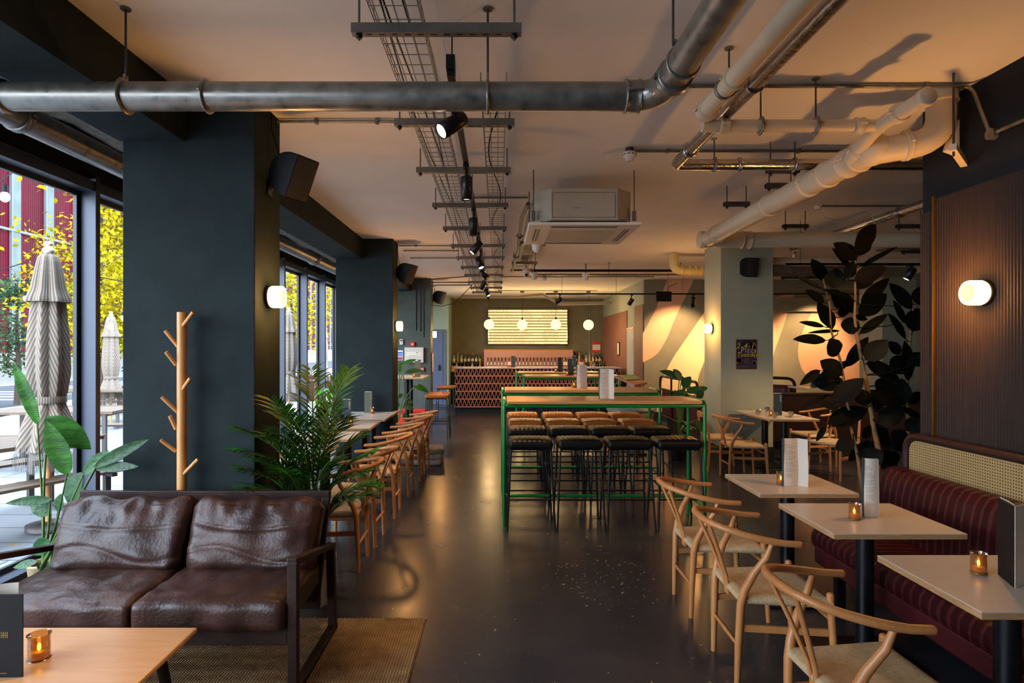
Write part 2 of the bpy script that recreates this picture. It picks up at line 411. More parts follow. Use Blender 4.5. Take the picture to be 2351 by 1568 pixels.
# paper cord seat
m_cord = mat('paper_cord_weave', '#c9ab80', .7); t = NT(m_cord); x = t.xyz()
ax_ = t.ma('DIVIDE', t.ma('ABSOLUTE', t.ma('SUBTRACT', x['X'], .01)), .21); ay = t.ma('DIVIDE', t.ma('ABSOLUTE', x['Y']), .215)
side = t.ma('GREATER_THAN', ay, ax_)
co = t.ma('ADD', t.ma('MULTIPLY', side, x['X']), t.ma('MULTIPLY', t.ma('SUBTRACT', 1, side), x['Y']))
st = t.ma('ABSOLUTE', t.ma('SINE', t.ma('MULTIPLY', co, 520)))
t.col(t.mix(t.mr(st, 0, .6, 0, 1), '#6e5434', t.mix(t.mr(t.noise(40, 2, t.tc), .3, .7, 0, 1), '#c8aa7e', '#dcc49a'))); t.bump(st, .6, .004)
# woven cane with see-through holes
m_cane = mat('woven_cane', '#b79a66', .6); t = NT(m_cane); x = t.xyz()
fy = t.ma('FRACT', t.ma('MULTIPLY', x['Y'], 62)); fz = t.ma('FRACT', t.ma('MULTIPLY', x['Z'], 62))
hole = t.ma('MULTIPLY', t.ma('LESS_THAN', t.ma('ABSOLUTE', t.ma('SUBTRACT', fy, .5)), .21), t.ma('LESS_THAN', t.ma('ABSOLUTE', t.ma('SUBTRACT', fz, .5)), .21))
t.link(t.ma('SUBTRACT', 1, hole), t.b.inputs['Alpha'])
# jute rug
m_jute = mat('woven_jute', '#a9824f', .95); t = NT(m_jute); x = t.xyz()
r1 = t.ma('SINE', t.ma('ADD', t.ma('MULTIPLY', x['X'], 420), t.ma('MULTIPLY', t.ma('SINE', t.ma('MULTIPLY', x['Y'], 500)), 1.1)))
r2 = t.ma('SINE', t.ma('MULTIPLY', x['Y'], 560)); h = t.ma('ADD', t.ma('MULTIPLY', r1, .5), t.ma('MULTIPLY', r2, .4))
band = t.noise(9, 3, t.tc)
t.col(t.mix(t.mr(h, -.7, .7, 0, 1), '#7a5a34', t.mix(t.mr(band, .35, .65, 0, 1), '#b88f58', '#dcbb86'))); t.bump(h, 1, .006)
# striped parasol cloth, stripes turn at every pleat
m_par = mat('striped_parasol_cloth', '#e8e2d6', .85); t = NT(m_par); x = t.xyz()
an = t.ma('ARCTAN2', x['Y'], x['X']); pl = t.ma('ABSOLUTE', t.ma('SUBTRACT', t.ma('FRACT', t.ma('MULTIPLY', an, 8/6.28318)), .5))
ph = t.ma('FRACT', t.ma('MULTIPLY', t.ma('ADD', x['Z'], t.ma('MULTIPLY', pl, .40)), 13))
t.col(t.mix(t.mr(ph, .42, .5, 0, 1), '#5e4836', '#7c786f'))
m_par2 = mat('striped_parasol_cap', '#e8e2d6', .85); t = NT(m_par2); x = t.xyz()
an = t.ma('ARCTAN2', x['Y'], x['X']); ph = t.ma('FRACT', t.ma('MULTIPLY', an, 7)); t.col(t.mix(t.mr(ph, .45, .55, 0, 1), '#5e4836', '#7c786f'))
# ribbed red cladding
m_clad = mat('ribbed_red_cladding', '#5a1020', .7, spec=.05); t = NT(m_clad); x = t.xyz()
ph = t.ma('SINE', t.ma('MULTIPLY', x['Y'], 40)); pn = t.ma('GREATER_THAN', t.noise(.35, 1, t.tc), .5)
t.col(t.mix(t.mr(ph, -1, 1, 0, 1), '#22040b', '#4c0d1a'))
# paving slabs
m_pave = mat('pale_paving_slabs', '#85898a', .7); t = NT(m_pave); x = t.xyz()
bk = t.new('TexBrick'); t.link(t.tc, bk.inputs['Vector']); bk.inputs['Scale'].default_value = .6; bk.inputs['Mortar Size'].default_value = .006
bk.inputs['Color1'].default_value = (*lin('#808386'), 1); bk.inputs['Color2'].default_value = (*lin('#6e7275'), 1); bk.inputs['Mortar'].default_value = (*lin('#3a3c3d'), 1)
vo = t.new('TexVoronoi'); vo.inputs['Scale'].default_value = 4.5; t.link(t.tc, vo.inputs['Vector'])
lf = t.ma('MULTIPLY', t.ma('LESS_THAN', vo.outputs['Distance'], .12), t.ma('GREATER_THAN', t.noise(.8, 2, t.tc), .48))
t.col(t.mix(lf, bk.outputs['Color'], '#8a7040'))
m_road = mat('grey_asphalt', '#3c3f43', .9, spec=.2, var=.1, vs=8)
m_line = mat('white_road_paint', '#8a8c8d', .8)
m_wwall = mat('white_render_wall', '#5f5f5a', .9, var=.05)
m_corten = mat('rusty_planter_steel', '#472117', .8, var=.25, vs=4)
m_teak = mat('weathered_teak_slats', '#574839', .7, var=.2, vs=8, stretch=(1, 8, 1))
m_ystone = mat('pale_teal_glass_panel', '#454f4d', .6, spec=.1, var=.2, vs=.8)
m_mull = mat('white_facade_joint', '#55585c', .7, spec=.1)
m_yleaf = mat('yellow_autumn_leaves', '#917609', .75, spec=.05, var=1, col2='#80800f', vs=1.5)
m_gleaf = mat('grey_green_leaves', '#33492f', .7, spec=.05, var=.4, vs=2)
m_trunk = mat('dark_tree_bark', '#3b2f25', .9, var=.3)
m_car = mat('silver_car_paint', '#989ea2', .3, metal=.3)
m_bulb2 = emit('festoon_bulb_glow', '#ffd9a0', 5)
m_kraft = mat('kraft_card_box', '#a8672f', .8)

# ================= SETTING =================
struct(M().box(-3.46, 9.2, -4.2, 18.6, -.15, 0).obj('floor', m_floor, origin=(0, 0, 0)), 'dark polished concrete floor')
struct(M().box(-2.0, 9.2, -4.2, 18.6, 3.14, 3.3).obj('ceiling', m_ceil), 'cream painted ceiling slab')
cr = M(); cr.surf(lambda u, v: V(-2.27-.72*u, -4+21*v, 3.14-.02*noise.noise(V(u*5, v*80, 0))+(.03 if u > .96 else 0)), 10, 220)
cr.box(-3.0, -2.2, -4, 17.05, 3.175, 3.28); struct(cr.obj('trim_1', m_rough), 'rough broken concrete slab edge above the window pipes')
struct(M().box(-3.46, -2.93, -4.2, 17.05, 3.10, 3.3).obj('trim_2', m_black), 'black bulkhead above the windows')
struct(M().box(-3.46, -3.30, -4.2, 17.05, 2.99, 3.1).obj('wall_left', m_black), 'black header wall over the tall windows')
COLY = [(-5.845, -5.43), (-1.13, -.715), (3.585, 4.0), (8.3, 8.715), (13.0, 13.42)]
bz = [(-4.2, -1.13), (-.715, 3.585), (4.0, 8.3), (8.715, 13.0), (13.42, 17.07)]
for i, (a, b) in enumerate(bz):
    struct(M().box(-2.27, -1.88, a, b, 2.86, 3.16).obj('trim_%d' % (3+i), m_plaster, bevel=.004), 'dark green plastered ceiling beam')
for i, (a, b) in enumerate(COLY[1:]):
    struct(M().box(-2.255, -1.46, a, b, 0, 3.16).obj('wall_pillar_%d' % (i+1), m_plaster2 if i == 3 else m_plaster, bevel=.006),
           ['', 'dark green plastered pillar behind the sofa', 'dark green plastered pillar with a wall lamp behind the white tables', 'dark green plastered pillar holding the fire panel'][i] or 'dark green pillar behind the viewer')
# window wall: bays of 1.07 m
ys = [3.77+1.07*k for k in range(-7, 13)]
for i in range(len(ys)-1):
    y0, y1 = ys[i], ys[i+1]
    e = bpy.data.objects.new('window_%d' % (i+1), None); COL.objects.link(e); e.location = (-3.4, y0, 0); e['kind'] = 'structure'; e['label'] = 'tall window bay in slate blue frame, glazed to the floor'
    WM[e.name_full] = Matrix.Translation(V(-3.4, y0, 0))
    M().box(-3.40, -3.26, y0, y0+.055, 0, 3.02).obj('mullion', m_frame, e, bevel=.003)
    M().box(-3.42, -3.27, y0+.056, y1-.001, 2.89, 2.97).obj('head_frame', m_frame, e)
    M().box(-3.42, -3.27, y0+.056, y1-.001, 0, .07).obj('sill_frame', m_frame, e)
    g = M(); g.box(-3.415, -3.385, y0+.056, y0+.1, .071, 2.889); g.box(-3.415, -3.385, y1-.045, y1-.001, .071, 2.889); g.box(-3.415, -3.385, y0+.1, y1-.045, 2.85, 2.889); g.box(-3.415, -3.385, y0+.1, y1-.045, .071, .11)
    g.obj('gasket', m_seal, e)
    M().add([(-3.4, y0+.1, .11), (-3.4, y1-.045, .11), (-3.4, y1-.045, 2.85), (-3.4, y0+.1, 2.85)], [(0, 1, 2, 3)]).obj('pane', m_pane, e)
struct(M().box(-3.46, 9.2, -4.4, -4.2, 0, 3.3).obj('wall_back', m_plaster), 'wall behind the viewer')
struct(M().box(2.74, 2.95, -4.2, 3.85, 0, 3.16).obj('wall_right', m_navy, bevel=.003), 'near black wall above the fluted panelling')
struct(M().box(2.951, 9.2, 3.5, 3.6, 0, 3.16).obj('wall_side', m_sage), 'wall behind the panelled wall')
struct(M().box(9.2, 9.3, 3.5, 13.4, 0, 3.3).obj('wall_far_right', m_sage), 'far right sage wall')
struct(M().box(-3.46, -1.41, 17.07, 17.2, 0, 3.16).obj('wall_door', m_mint), 'pale sage wall holding the blue door')
struct(M().box(-1.5, -1.41, 17.2, 18.4, 0, 3.16).obj('wall_return', m_mint), 'pale sage wall return beside the bar')
struct(M().box(-1.55, 3.4, 18.4, 18.6, 0, 3.2).obj('wall_front', m_barwall), 'dark olive wall behind the bar')
struct(M().box(3.25, 3.4, 13.4, 18.4, 0, 3.16).obj('wall_bar_side', m_sage), 'sage side wall right of the bar')
wmur = struct(M().box(3.25, 9.2, 13.26, 13.4, 0, 3.16).obj('wall_mural', m_olive), 'olive wall painted with peach mural shapes')
def sm(pts, n=4):      # smooth a polyline (Catmull-Rom)
    out = []
    for i in range(len(pts)-1):
        p0 = pts[max(0, i-1)]; p1 = pts[i]; p2 = pts[i+1]; p3 = pts[min(len(pts)-1, i+2)]
        for k in range(n):
            s = k/n; out.append(tuple(.5*((2*p1[j])+(-p0[j]+p2[j])*s+(2*p0[j]-5*p1[j]+4*p2[j]-p3[j])*s*s+(-p0[j]+3*p1[j]-3*p2[j]+p3[j])*s**3) for j in (0, 1)))
    out.append(pts[-1]); return out
def mural(L, R, m):
    L = sm(L); R = sm(R); mm = M(); P = []
    n = 24
    def samp(C, u):
        k = u*(len(C)-1); i = min(int(k), len(C)-2); f = k-i; return (C[i][0]*(1-f)+C[i+1][0]*f, C[i][1]*(1-f)+C[i+1][1]*f)
    for i in range(n+1):
        for C in (L, R): q = at(*samp(C, i/n), 13.257); P.append(q)
    mm.add(P, [(2*i, 2*i+2, 2*i+3, 2*i+1) for i in range(n)]); mm.obj('mural_shape', m, wmur)
mural([(1532, 642), (1508, 704), (1491, 738), (1476, 765)], [(1592, 642), (1583, 663), (1551, 728), (1532, 775), (1508, 813), (1476, 832)], m_peach)
mural([(1660, 642), (1616, 718), (1551, 813), (1528, 855), (1515, 890), (1508, 945), (1508, 965)], [(1720, 642), (1660, 740), (1616, 833), (1602, 874), (1602, 910), (1612, 945), (1622, 965)], m_cream)
mural([(1700, 700), (1700, 720), (1700, 780), (1700, 860), (1700, 900)], [(1826, 672), (1813, 704), (1795, 760), (1774, 823), (1766, 900)], m_peach)
mural([(1895, 680), (1872, 704), (1843, 760), (1832, 805), (1840, 845), (1857, 866), (1880, 885)], [(2060, 680), (2060, 704), (2060, 760), (2045, 805), (2030, 845), (1990, 870), (1900, 887)], m_peach)
mural([(2062, 860), (2062, 880), (2062, 915)], [(2180, 800), (2180, 880), (2180, 915)], m_cream)
struct(M().box(5.92, 8.5, 13.0, 13.25, 2.42, 2.72).obj('trim_9', m_olive), 'olive boxed beam along the mural wall')
struct(M().box(7.15, 7.78, 11.1, 11.8, 0, 3.16).obj('wall_pillar_6', m_sage), 'sage pillar at the far right')
e = M().box(3.195, 3.945, 8.55, 9.23, .2, 3.16).obj('wall_pillar_5', m_sage, bevel=.004); struct(e, 'square sage pillar with a poster on it')
struct(M().box(3.185, 3.955, 8.54, 9.24, 0, .2).obj('baseboard_pillar', m_navy), 'navy skirting around the sage pillar')
struct(M().box(3.26, 9.2, 13.24, 13.26, 0, .2).obj('baseboard_front', m_navy), 'navy skirting under the mural')
# reddish slatted wood panels and doorway on the bar side wall
def slats(y0, y1, x, z1, name, label, pitch=.03):
    mm = M(); n = int((y1-y0)/pitch)
    for i in range(n): mm.box(x-.018, x, y0+i*pitch, y0+i*pitch+pitch*.72, .02, z1)
    mm.box(x-.006, x, y0, y1, .0, z1); return struct(mm.obj(name, m_slatwood), label)
slats(14.95, 18.38, 3.248, 2.56, 'trim_10', 'reddish slatted wood panel beside the bar')
slats(13.30, 14.15, 3.248, 2.60, 'trim_11', 'narrow reddish slatted wood panel at the mural corner')
# fluted panelling on the right wall
fl = M(); y = -2.0; prof = []
while y < 3.70:
    for k in range(5): a = PI*k/4; prof.append((2.735-.014-.011*math.sin(a), y+.0185*k/4))
    y += .0205
P = []
for p in prof: P += [(p[0], p[1], .02), (p[0], p[1], 2.546)]
fl.add(P, [(2*i, 2*i+2, 2*i+3, 2*i+1) for i in range(len(prof)-1)], True); fl.box(2.722, 2.739, -2, 3.70, .02, 2.546)
struct(fl.obj('trim_12', m_flute), 'dark fluted wood panelling on the right wall')
struct(M().box(2.70, 2.738, 3.701, 3.712, .02, 2.56).obj('trim_13', m_gold), 'thin brass edge strip of the panelling')
fl = M(); P = []; prof = []; y = 3.715
while y < 3.85:
    for k in range(5): a = PI*k/4; prof.append((2.738-.004-.011*math.sin(a), y+.0185*k/4))
    y += .0205
for p in prof: P += [(p[0], p[1], .02), (p[0], p[1], 2.483)]
fl.add(P, [(2*i, 2*i+2, 2*i+3, 2*i+1) for i in range(len(prof)-1)], True)
struct(fl.obj('trim_14', m_flute), 'narrow fluted return at the wall end')

# blue door in the sage wall
d = bpy.data.objects.new('door_1', None); COL.objects.link(d); d.location = (-1.68, 17.07, 0); d['kind'] = 'structure'; d['label'] = 'blue grey service door behind the bar stools'; WM[d.name_full] = Matrix.Translation(d.location)
m_door = mat('blue_grey_door_paint', '#4f5f7c', .5)
g = M(); g.box(-2.5, -2.44, 17.03, 17.07, 0, 2.15); g.box(-1.56, -1.48, 17.03, 17.07, 0, 2.15); g.box(-2.44, -1.56, 17.03, 17.07, 2.08, 2.15); g.obj('door_frame', m_door, d)
dl = M().box(-2.43, -1.57, 17.04, 17.068, .01, 2.07).obj('door_leaf', m_door, d, bevel=.004)
M().box(-1.70, -1.64, 17.0, 17.04, .98, 1.14).obj('door_handle', m_blackmetal, dl, bevel=.01)
M().box(-1.99, -1.95, 17.03, 17.04, 1.15, 1.75).obj('door_vision_panel', mat('lit_door_glass', '#dfe8c8', .3, emis='#e8f0c0', es=.8), dl)
# doorway with bead curtain
bc = M()
for i in range(22):
    yy = 14.19+i*.034
    for k in range(60): z = 2.07-k*.034; bc.box(3.225, 3.232, yy, yy+.02, z-.024, z)
bc = bc.obj('bead_curtain', mat('white_shell_beads', '#d9d3c6', .4)); tag(bc, 'white beaded strand curtain hanging in the doorway right of the bar', 'curtain', kind='stuff')
M().box(3.22, 3.247, 14.17, 14.94, 2.08, 2.12).obj('curtain_rail', m_oak, bc)
fr = thing('picture_frame', 'narrow dark framed notice on the reddish slatted panel', 'picture', (3.22, 15.9, 1.5))
M().box(3.205, 3.228, 15.78, 16.02, 1.42, 1.78).obj('frame', m_darkwood, fr); M().box(3.203, 3.205, 15.81, 15.99, 1.45, 1.75).obj('print', m_paper, fr)

# ================= OUTSIDE =================
struct(M().box(-22, -3.46, -8, 60, -.2, -.01).obj('floor_terrace', m_pave, origin=(0, 0, 0)), 'pale paved terrace outside the windows')
rd = struct(M().box(-21.0, -13.5, -8, 120, -.01, .005).obj('floor_road', m_road), 'grey asphalt road beyond the terrace')
g = M()
for k in range(16): g.box(-18.5, -15.0, 14+k*1.1, 14.45+k*1.1, .006, .012)
g.obj('road_marking', m_line, rd)
struct(M().box(-22.6, -22.2, -8, 120, -.2, 1.4).obj('wall_street', m_wwall), 'low white wall across the street')
b = thing('office_building', 'dark red ribbed office block across the street with pale glass strips', 'building', (-28, 40, 0))
M().box(-34, -27, 0, 120, 0, 26).obj('cladding', m_clad, b)
g = M(); h = M()
for k in range(40):
    y = 33.1+2.5*(k-12)
    if y > 1: g.box(-27.02, -26.9, y, y+.58, 0, 26); h.box(-27.03, -26.85, y-.12, y-.02, 0, 26)
g.obj('glass_strips', m_ystone, b)
for z in (2.0, 8.1, 12.5, 17): h.box(-27.03, -26.84, 0, 120, z, z+.12)
h.obj('joint_lines', m_mull, b)
for i, (x0, x1, y0, y1) in enumerate(((-9.9, -6.2, 15.5, 16.3), (-8.9, -5.6, 18.2, 19.0), (-7.4, -4.6, 21.5, 22.4))):
    tag(M().box(x0, x1, y0, y1, 0, .62).obj('street_planter', m_corten, bevel=.01), ['rusty steel planter trough behind the far parasol', 'rusty steel planter trough in the middle of the terrace', 'rusty steel planter trough furthest down the terrace'][i], 'planter')
# picnic tables
def picnic(x, y, rz, label, first=None):
    if first: return dup(first, (x, y, 0), rz, label)
    t = thing('picnic_table', label, 'table', (x, y, 0), rz, 'picnic tables on the terrace'); L = .85
    m1 = M()
    for k in range(6): yy = -.36+k*.122; m1.box(-L, L, yy, yy+.11, .71, .745)
    m1.obj('table_top', m_teak, t, local=True)
    for s in (-1, 1):
        m1 = M()
        for k in range(2): yy = s*.62+(k-1)*.135+.01; m1.box(-L, L, yy, yy+.125, .43, .455)
        m1.obj('bench', m_teak, t, local=True)
    for s in (-1, 1):
        m1 = M(); xx = s*(L-.14)
        m1.bar((xx, -.3, .69), (xx, .3, .69), .05, .04); m1.bar((xx, -.72, .03), (xx, .72, .03), .05, .04)
        for q in (-1, 1):
            m1.bar((xx, q*.28, .69), (xx, q*.28, .03), .05, .05, (1, 0, 0)); m1.bar((xx, q*.62, .03), (xx, q*.62, .42), .05, .05, (1, 0, 0)); m1.bar((xx, q*.5, .41), (xx, q*.74, .41), .05, .03)
        m1.obj('steel_leg_frame', m_dsteel, t, local=True)
    return t
pt = picnic(-4.62, 5.35, 1.15, 'slatted picnic table nearest the window, under the big parasol')
for x, y, r, lb in ((-6.2, 8.5, .1, 'slatted picnic table seen through the narrow window beside the pillar'), (-8.4, 12.6, .05, 'slatted picnic table around the far parasol pole'), (-8.0, 7.2, .4, 'slatted picnic table left of the big parasol'), (-6.2, 11.8, .2, 'slatted picnic table between the two parasols'), (-10.8, 9.8, .5, 'slatted picnic table closest to the road')):
    picnic(x, y, r, lb, pt)
# folded parasols
def parasol(x, y, label, top=2.57, first=None):
    if first: return dup(first, (x, y, top-2.57), random.random(), label)
    t = thing('folded_parasol', label, 'parasol', (x, y, 0), .3, 'folded striped parasols on the terrace')
    M().lathe([(.17, 0), (.17, .05), (.04, .07)], seg=20).obj('base_weight', m_dsteel, t, local=True)
    M().cyl((0, 0, .06), (0, 0, 2.5), .024, 12).obj('pole', m_oak, t, local=True)
    M().lathe([(.02, 2.46), (.045, 2.48), (.05, 2.5), (.03, 2.525), (.026, 2.54), (.04, 2.55), (.03, 2.57), (0, 2.575)], seg=16).obj('finial', m_lam, t, local=True)
    def pleat(prof, n):
        mm = M(); zs = [p[0] for p in prof]
        def f(u, v):
            k = u*(len(prof)-1); i = min(int(k), len(prof)-2); q = k-i; z = prof[i][0]*(1-q)+prof[i+1][0]*q; r = prof[i][1]*(1-q)+prof[i+1][1]*q
            a = v*2*PI; w = abs(((a*8/(2*PI)) % 1)-.5)*2; r *= .84+.26*w+.04*noise.noise(V(math.cos(a)*3, math.sin(a)*3, z*2)); return V(r*math.cos(a), r*math.sin(a), z)
        mm.surf(f, n, 96); return mm
    pleat([(2.1, .12), (1.7, .155), (1.4, .16), (1.22, .135), (1.16, .118), (1.1, .13), (.9, .2), (.72, .235)], 30).obj('folded_canopy', m_par, t, local=True)
    pleat([(2.47, .03), (2.44, .075), (2.3, .105), (2.14, .13), (2.06, .165), (2.03, .17)], 14).obj('canopy_cap', m_par2, t, local=True)
    M().lathe([(.138, 1.13), (.14, 1.14), (.14, 1.18), (.138, 1.19)], seg=32, caps=False).obj('tie_strap', m_par2, t, local=True)
    fr = M()
    for k in range(260):
        a = k/260*2*PI; w = abs(((a*8/(2*PI)) % 1)-.5)*2; r = .235*(.84+.26*w)+random.uniform(-.012, .012); da = .012
        z0 = .74+.03*math.sin(a*8); z1 = z0-.17-random.random()*.03
        fr.add([(r*math.cos(a), r*math.sin(a), z0), (r*math.cos(a+da), r*math.sin(a+da), z0), (r*1.06*math.cos(a+da), r*1.06*math.sin(a+da), z1), (r*1.06*math.cos(a), r*1.06*math.sin(a), z1)], [(0, 1, 2, 3)])
    tag(fr.obj('fringe', mat('cream_cotton_fringe', '#716c64', .9), t, local=True), None, None, kind='stuff')
    return t
ps = parasol(-4.03, 5.35, 'large folded striped parasol with fringe, nearest the window')
parasol(-8.3, 12.8, 'folded striped parasol in the narrow window beside the front pillar', 2.40, ps)
parasol(-4.55, 13.0, 'folded striped parasol seen behind the second window group', 2.5, ps)
parasol(-6.0, 20.5, 'furthest folded striped parasol, beside the second pillar', 2.5, ps)
# trees
def tree(name, x, y, h, cr, n, lm, label, seed, zc=None, ls=.085):
    random.seed(seed); t = thing(name, label, 'tree', (x, y, 0)); zc = zc or h*.62
    tr = M(); tr.tube([(0, 0, 0), (.03, .02, h*.3), (-.03, .03, h*.6), (.02, 0, h*.95)], [.09, .07, .045, .012], 7); tips = []
    for k in range(26):
        a = random.random()*2*PI; z0 = h*(.22+.65*random.random()); l = cr*(.55+.5*random.random())*(1.1-.5*abs(z0-zc)/h)
        p = [V(0, 0, z0)]
        for s in range(1, 5): p.append(V(math.cos(a)*l*s/4, math.sin(a)*l*s/4, z0+l*.5*s/4+random.uniform(-.08, .08)))
        tr.tube(p, [.022, .016, .011, .007, .003], 5); tips += [(p[i], p[i+1]) for i in range(4)]
    tr.obj('trunk', m_trunk, t, local=True); cm = M()
    for k in range(n):
        a, b = random.choice(tips); q = a.lerp(b, random.random())+V(random.gauss(0, .13), random.gauss(0, .13), random.gauss(0, .11))*cr
        d = V(random.gauss(0, 1), random.gauss(0, 1), random.gauss(-.4, .6)).normalized(); s = d.orthogonal().normalized(); s = Matrix.Rotation(random.random()*6.3, 3, d)@s
        L = ls*random.uniform(.7, 1.3); cm.add([q, q+d*L*.45+s*L*.28, q+d*L, q+d*L*.45-s*L*.28], [(0, 1, 2, 3)])
    cm.obj('crown', lm, t, local=True); return t
tree('autumn_tree', -9.5, 14.3, 6.2, 1.75, 5600, m_yleaf, 'yellow leaved tree behind the two folded parasols', 3, 3.4, .13)
tree('autumn_tree', -11.4, 17.6, 5.5, 2.2, 4200, m_yleaf, 'tall yellow leaved tree farther back in the narrow window beside the pillar', 4, 2.8, .14)
tree('autumn_tree', -8.8, 25.5, 6.0, 2.4, 3000, m_yleaf, 'yellow leaved tree behind the second window group', 5, 3.2, .17)
tree('green_tree', -13.7, 17.0, 3.8, 1.1, 2200, m_gleaf, 'grey green young tree against the red building, far left', 6, 2.4, .11)
tree('autumn_tree', -6.6, 30.0, 6.0, 2.4, 2200, m_yleaf, 'yellow leaved tree furthest down the terrace', 8, 3.2, .19)
sh = M(); random.seed(12)
for k in range(4200):
    q = V(random.uniform(-9.8, -6.3), random.uniform(15.55, 16.25), 0); q.z = .63+abs(random.gauss(0, .75)); d = V(random.gauss(0, 1), random.gauss(0, 1), random.gauss(.5, .6)).normalized(); s = d.orthogonal().normalized(); L = .13
    sh.add([q, q+d*L*.45+s*L*.2, q+d*L, q+d*L*.45-s*L*.2], [(0, 1, 2, 3)])
tag(sh.obj('shrub_bed', mat('yellow_green_shrub_leaves', '#565f1c', .6, var=.4, vs=1)), 'yellow green shrubs growing in the front terrace planter', 'shrubs', kind='stuff')
def car(x, y, label):
    t = thing('parked_car', label, 'car', (x, y, 0), PI/2)
    M().rbox((0, 0, .55), (4.1, 1.75, .75), (16, 8, 5), .1).obj('body', m_car, t, local=True); M().rbox((-.1, 0, 1.1), (2.2, 1.5, .55), (12, 8, 5), .15).obj('cabin', mat('dark_car_glass', '#22303a', .1), t, local=True)
    for sx in (-1.3, 1.3):
        for sy in (-.82, .82): M().cyl((sx, sy-.1, .32), (sx, sy+.1, .32), .32, 18).obj('wheel', m_seal, t, local=True)
car(-14.6, 38, 'silver parked car seen low through the second window group')
# festoon bulbs
fb = M(); fb.tube([at(-60, 640, 8.5), at(59, 640, 9)+V(0, 0, .25), at(283, 690, 9.5)+V(0, 0, .3), at(420, 700, 11)], .008, 5); fb.tube([at(-60, 520, 4.6)+V(-.3, 0, 0), at(40, 388, 5.2), at(60, 340, 5.6)], .006, 5)
fc = fb.obj('festoon_cable', m_blackplastic); tag(fc, 'thin black festoon cable at the top left of the window', 'cable')
for i, (px, py, Y, lb) in enumerate(((11, 452, 4.9, 'lit festoon bulb hanging at the upper left window'), (59, 685, 9, 'small lit festoon bulb left of the big parasol'), (283, 730, 9.5, 'small lit festoon bulb at the edge of the front pillar'))):
    p = at(px, py, Y); t = thing('festoon_bulb', lb, 'light bulb', p, 0, 'festoon bulbs outside'); r = .036
    M().blob((0, 0, 0), (r, r, r*1.2)).obj('glass', m_bulb2, t, local=True); M().cyl((0, 0, r), (0, 0, r+.06), .022, 10).obj('socket', m_blackplastic, t, local=True)
    M().tube([(0, 0, r+.06), (.02, .02, .6)], .003, 5).obj('hanging_wire', m_blackplastic, t, local=True)
# ================= FURNITURE =================
random.seed(21)
# ---- leather sofa ----
SX0, SX1 = -2.46, -.92
so = thing('leather_sofa', 'worn brown leather two-seat sofa with dark wooden frame, on the jute rug', 'sofa', (-1.69, 3.05, 0))
for s, x in ((-1, SX0+.022), (1, SX1-.022)):
    g = M(); w = .045; u = (1, 0, 0)
    g.bar((x, 2.75, .012), (x, 2.75, .645), w, .042, (0, 1, 0)); g.bar((x, 3.405, .012), (x, 3.36, .50), w, .04, (0, 1, 0))
    g.bar((x, 2.73, .63), (x, 3.385, .492), .05, .03); g.bar((x, 2.73, .018), (x, 3.43, .018), w, .035)
    g.obj('side_frame', m_darkwood, so, bevel=.004)
g = M(); g.box(SX0+.045, SX1-.045, 2.735, 2.775, .245, .325); g.box(SX0+.045, SX1-.045, 3.22, 3.26, .20, .27)
g.obj('seat_rail', m_darkwood, so, bevel=.004)
g = M(); up0, up1 = V(0, 3.22, .24), V(0, 3.44, .785)
for x in (-2.37, -1.665, -.985): g.bar((x, up0.y, up0.z), (x, up1.y, up1.z), .045, .03, (0, -1, 0))
g.bar((-2.392, 3.425, .76), (-.963, 3.425, .76), .028, .06); g.obj('back_frame', m_darkwood, so, bevel=.004)
g = M(); g.bar((-2.35, 3.335, .5), (-1.69, 3.335, .5), .012, .40, (0, .37, .93)); g.bar((-1.64, 3.335, .5), (-1.0, 3.335, .5), .012, .40, (0, .37, .93)); g.obj('back_sling', m_leather, so)
def crease(p, q, seed, top=False):
    n = noise.noise(V(p.x*2.2+seed, p.y*2.2, p.z*2+seed))*.012+noise.noise(V(p.x*6+seed, p.y*6, p.z*6))*.006
    return q+V(0, 0, n) if not top else q+V(0, -n, n*.4)
for i, (x0, x1) in enumerate(((-2.395, -1.668), (-1.672, -.965))):
    def f(p, q, i=i):
        q = crease(p, q, i*7)
        if p.y < -.2: q.y += .004*math.sin(p.x*11+i*2)*max(0, -p.y)**3
        w = abs(abs(p.z)-.86)
        return q
    M().rbox(((x0+x1)/2, 2.975, .385), (x1-x0, .56, .135), (44, 30, 9), .1, f, .012).obj('seat_cushion', m_leather, so)
    pm = M(); pm.tube(fillet([(x0+.015, 3.2, .432), (x0+.02, 2.715, .437), (x1-.02, 2.715, .437), (x1-.015, 3.2, .432)], .04), .0045, 6); pm.obj('piping', m_leather, so)
for i, (x0, x1) in enumerate(((-2.375, -1.655), (-1.665, -.955))):
    cx = (x0+x1)/2
    def f(p, q, i=i):                       # local: x width, y height, z thickness -> tilt upright
        k = 1-.06*(1-p.y)*.5; q.x *= k; q.z *= (1-.18*max(0, p.y)); fr = max(0, p.z)
        wr = math.sin(p.x*15+i*1.7+noise.noise(V(p.x*3, p.y*2, i))*3)*.5+math.sin(p.x*27+i)*.3
        q.z += fr*(.011*wr*max(0, p.y-.05)*(1-abs(p.x)**4))
        cr_ = .35+.28*p.x*p.x*(1 if i else .6)-.28; q.z -= fr*.014*math.exp(-((p.y-cr_)/.05)**2)*(1-abs(p.x)**6)
        q.z -= fr*.010*math.exp(-((p.y+.55+.2*math.sin(p.x*3))/.06)**2)
        q.z += noise.noise(V(p.x*2.5, p.y*2.5, i*9))*.014*fr
        q.y += .012*math.sin(p.x*9+i*2)*(p.y > .8)
        c, s = math.cos(1.16), math.sin(1.16)
        return V(q.x, q.y*c+q.z*-s, q.y*s+q.z*c)
    M().rbox((cx, 3.235, .595), (x1-x0, .395, .165), (60, 40, 8), .15, f, .028).obj('back_cushion', m_leather, so)
so.location.z += .012
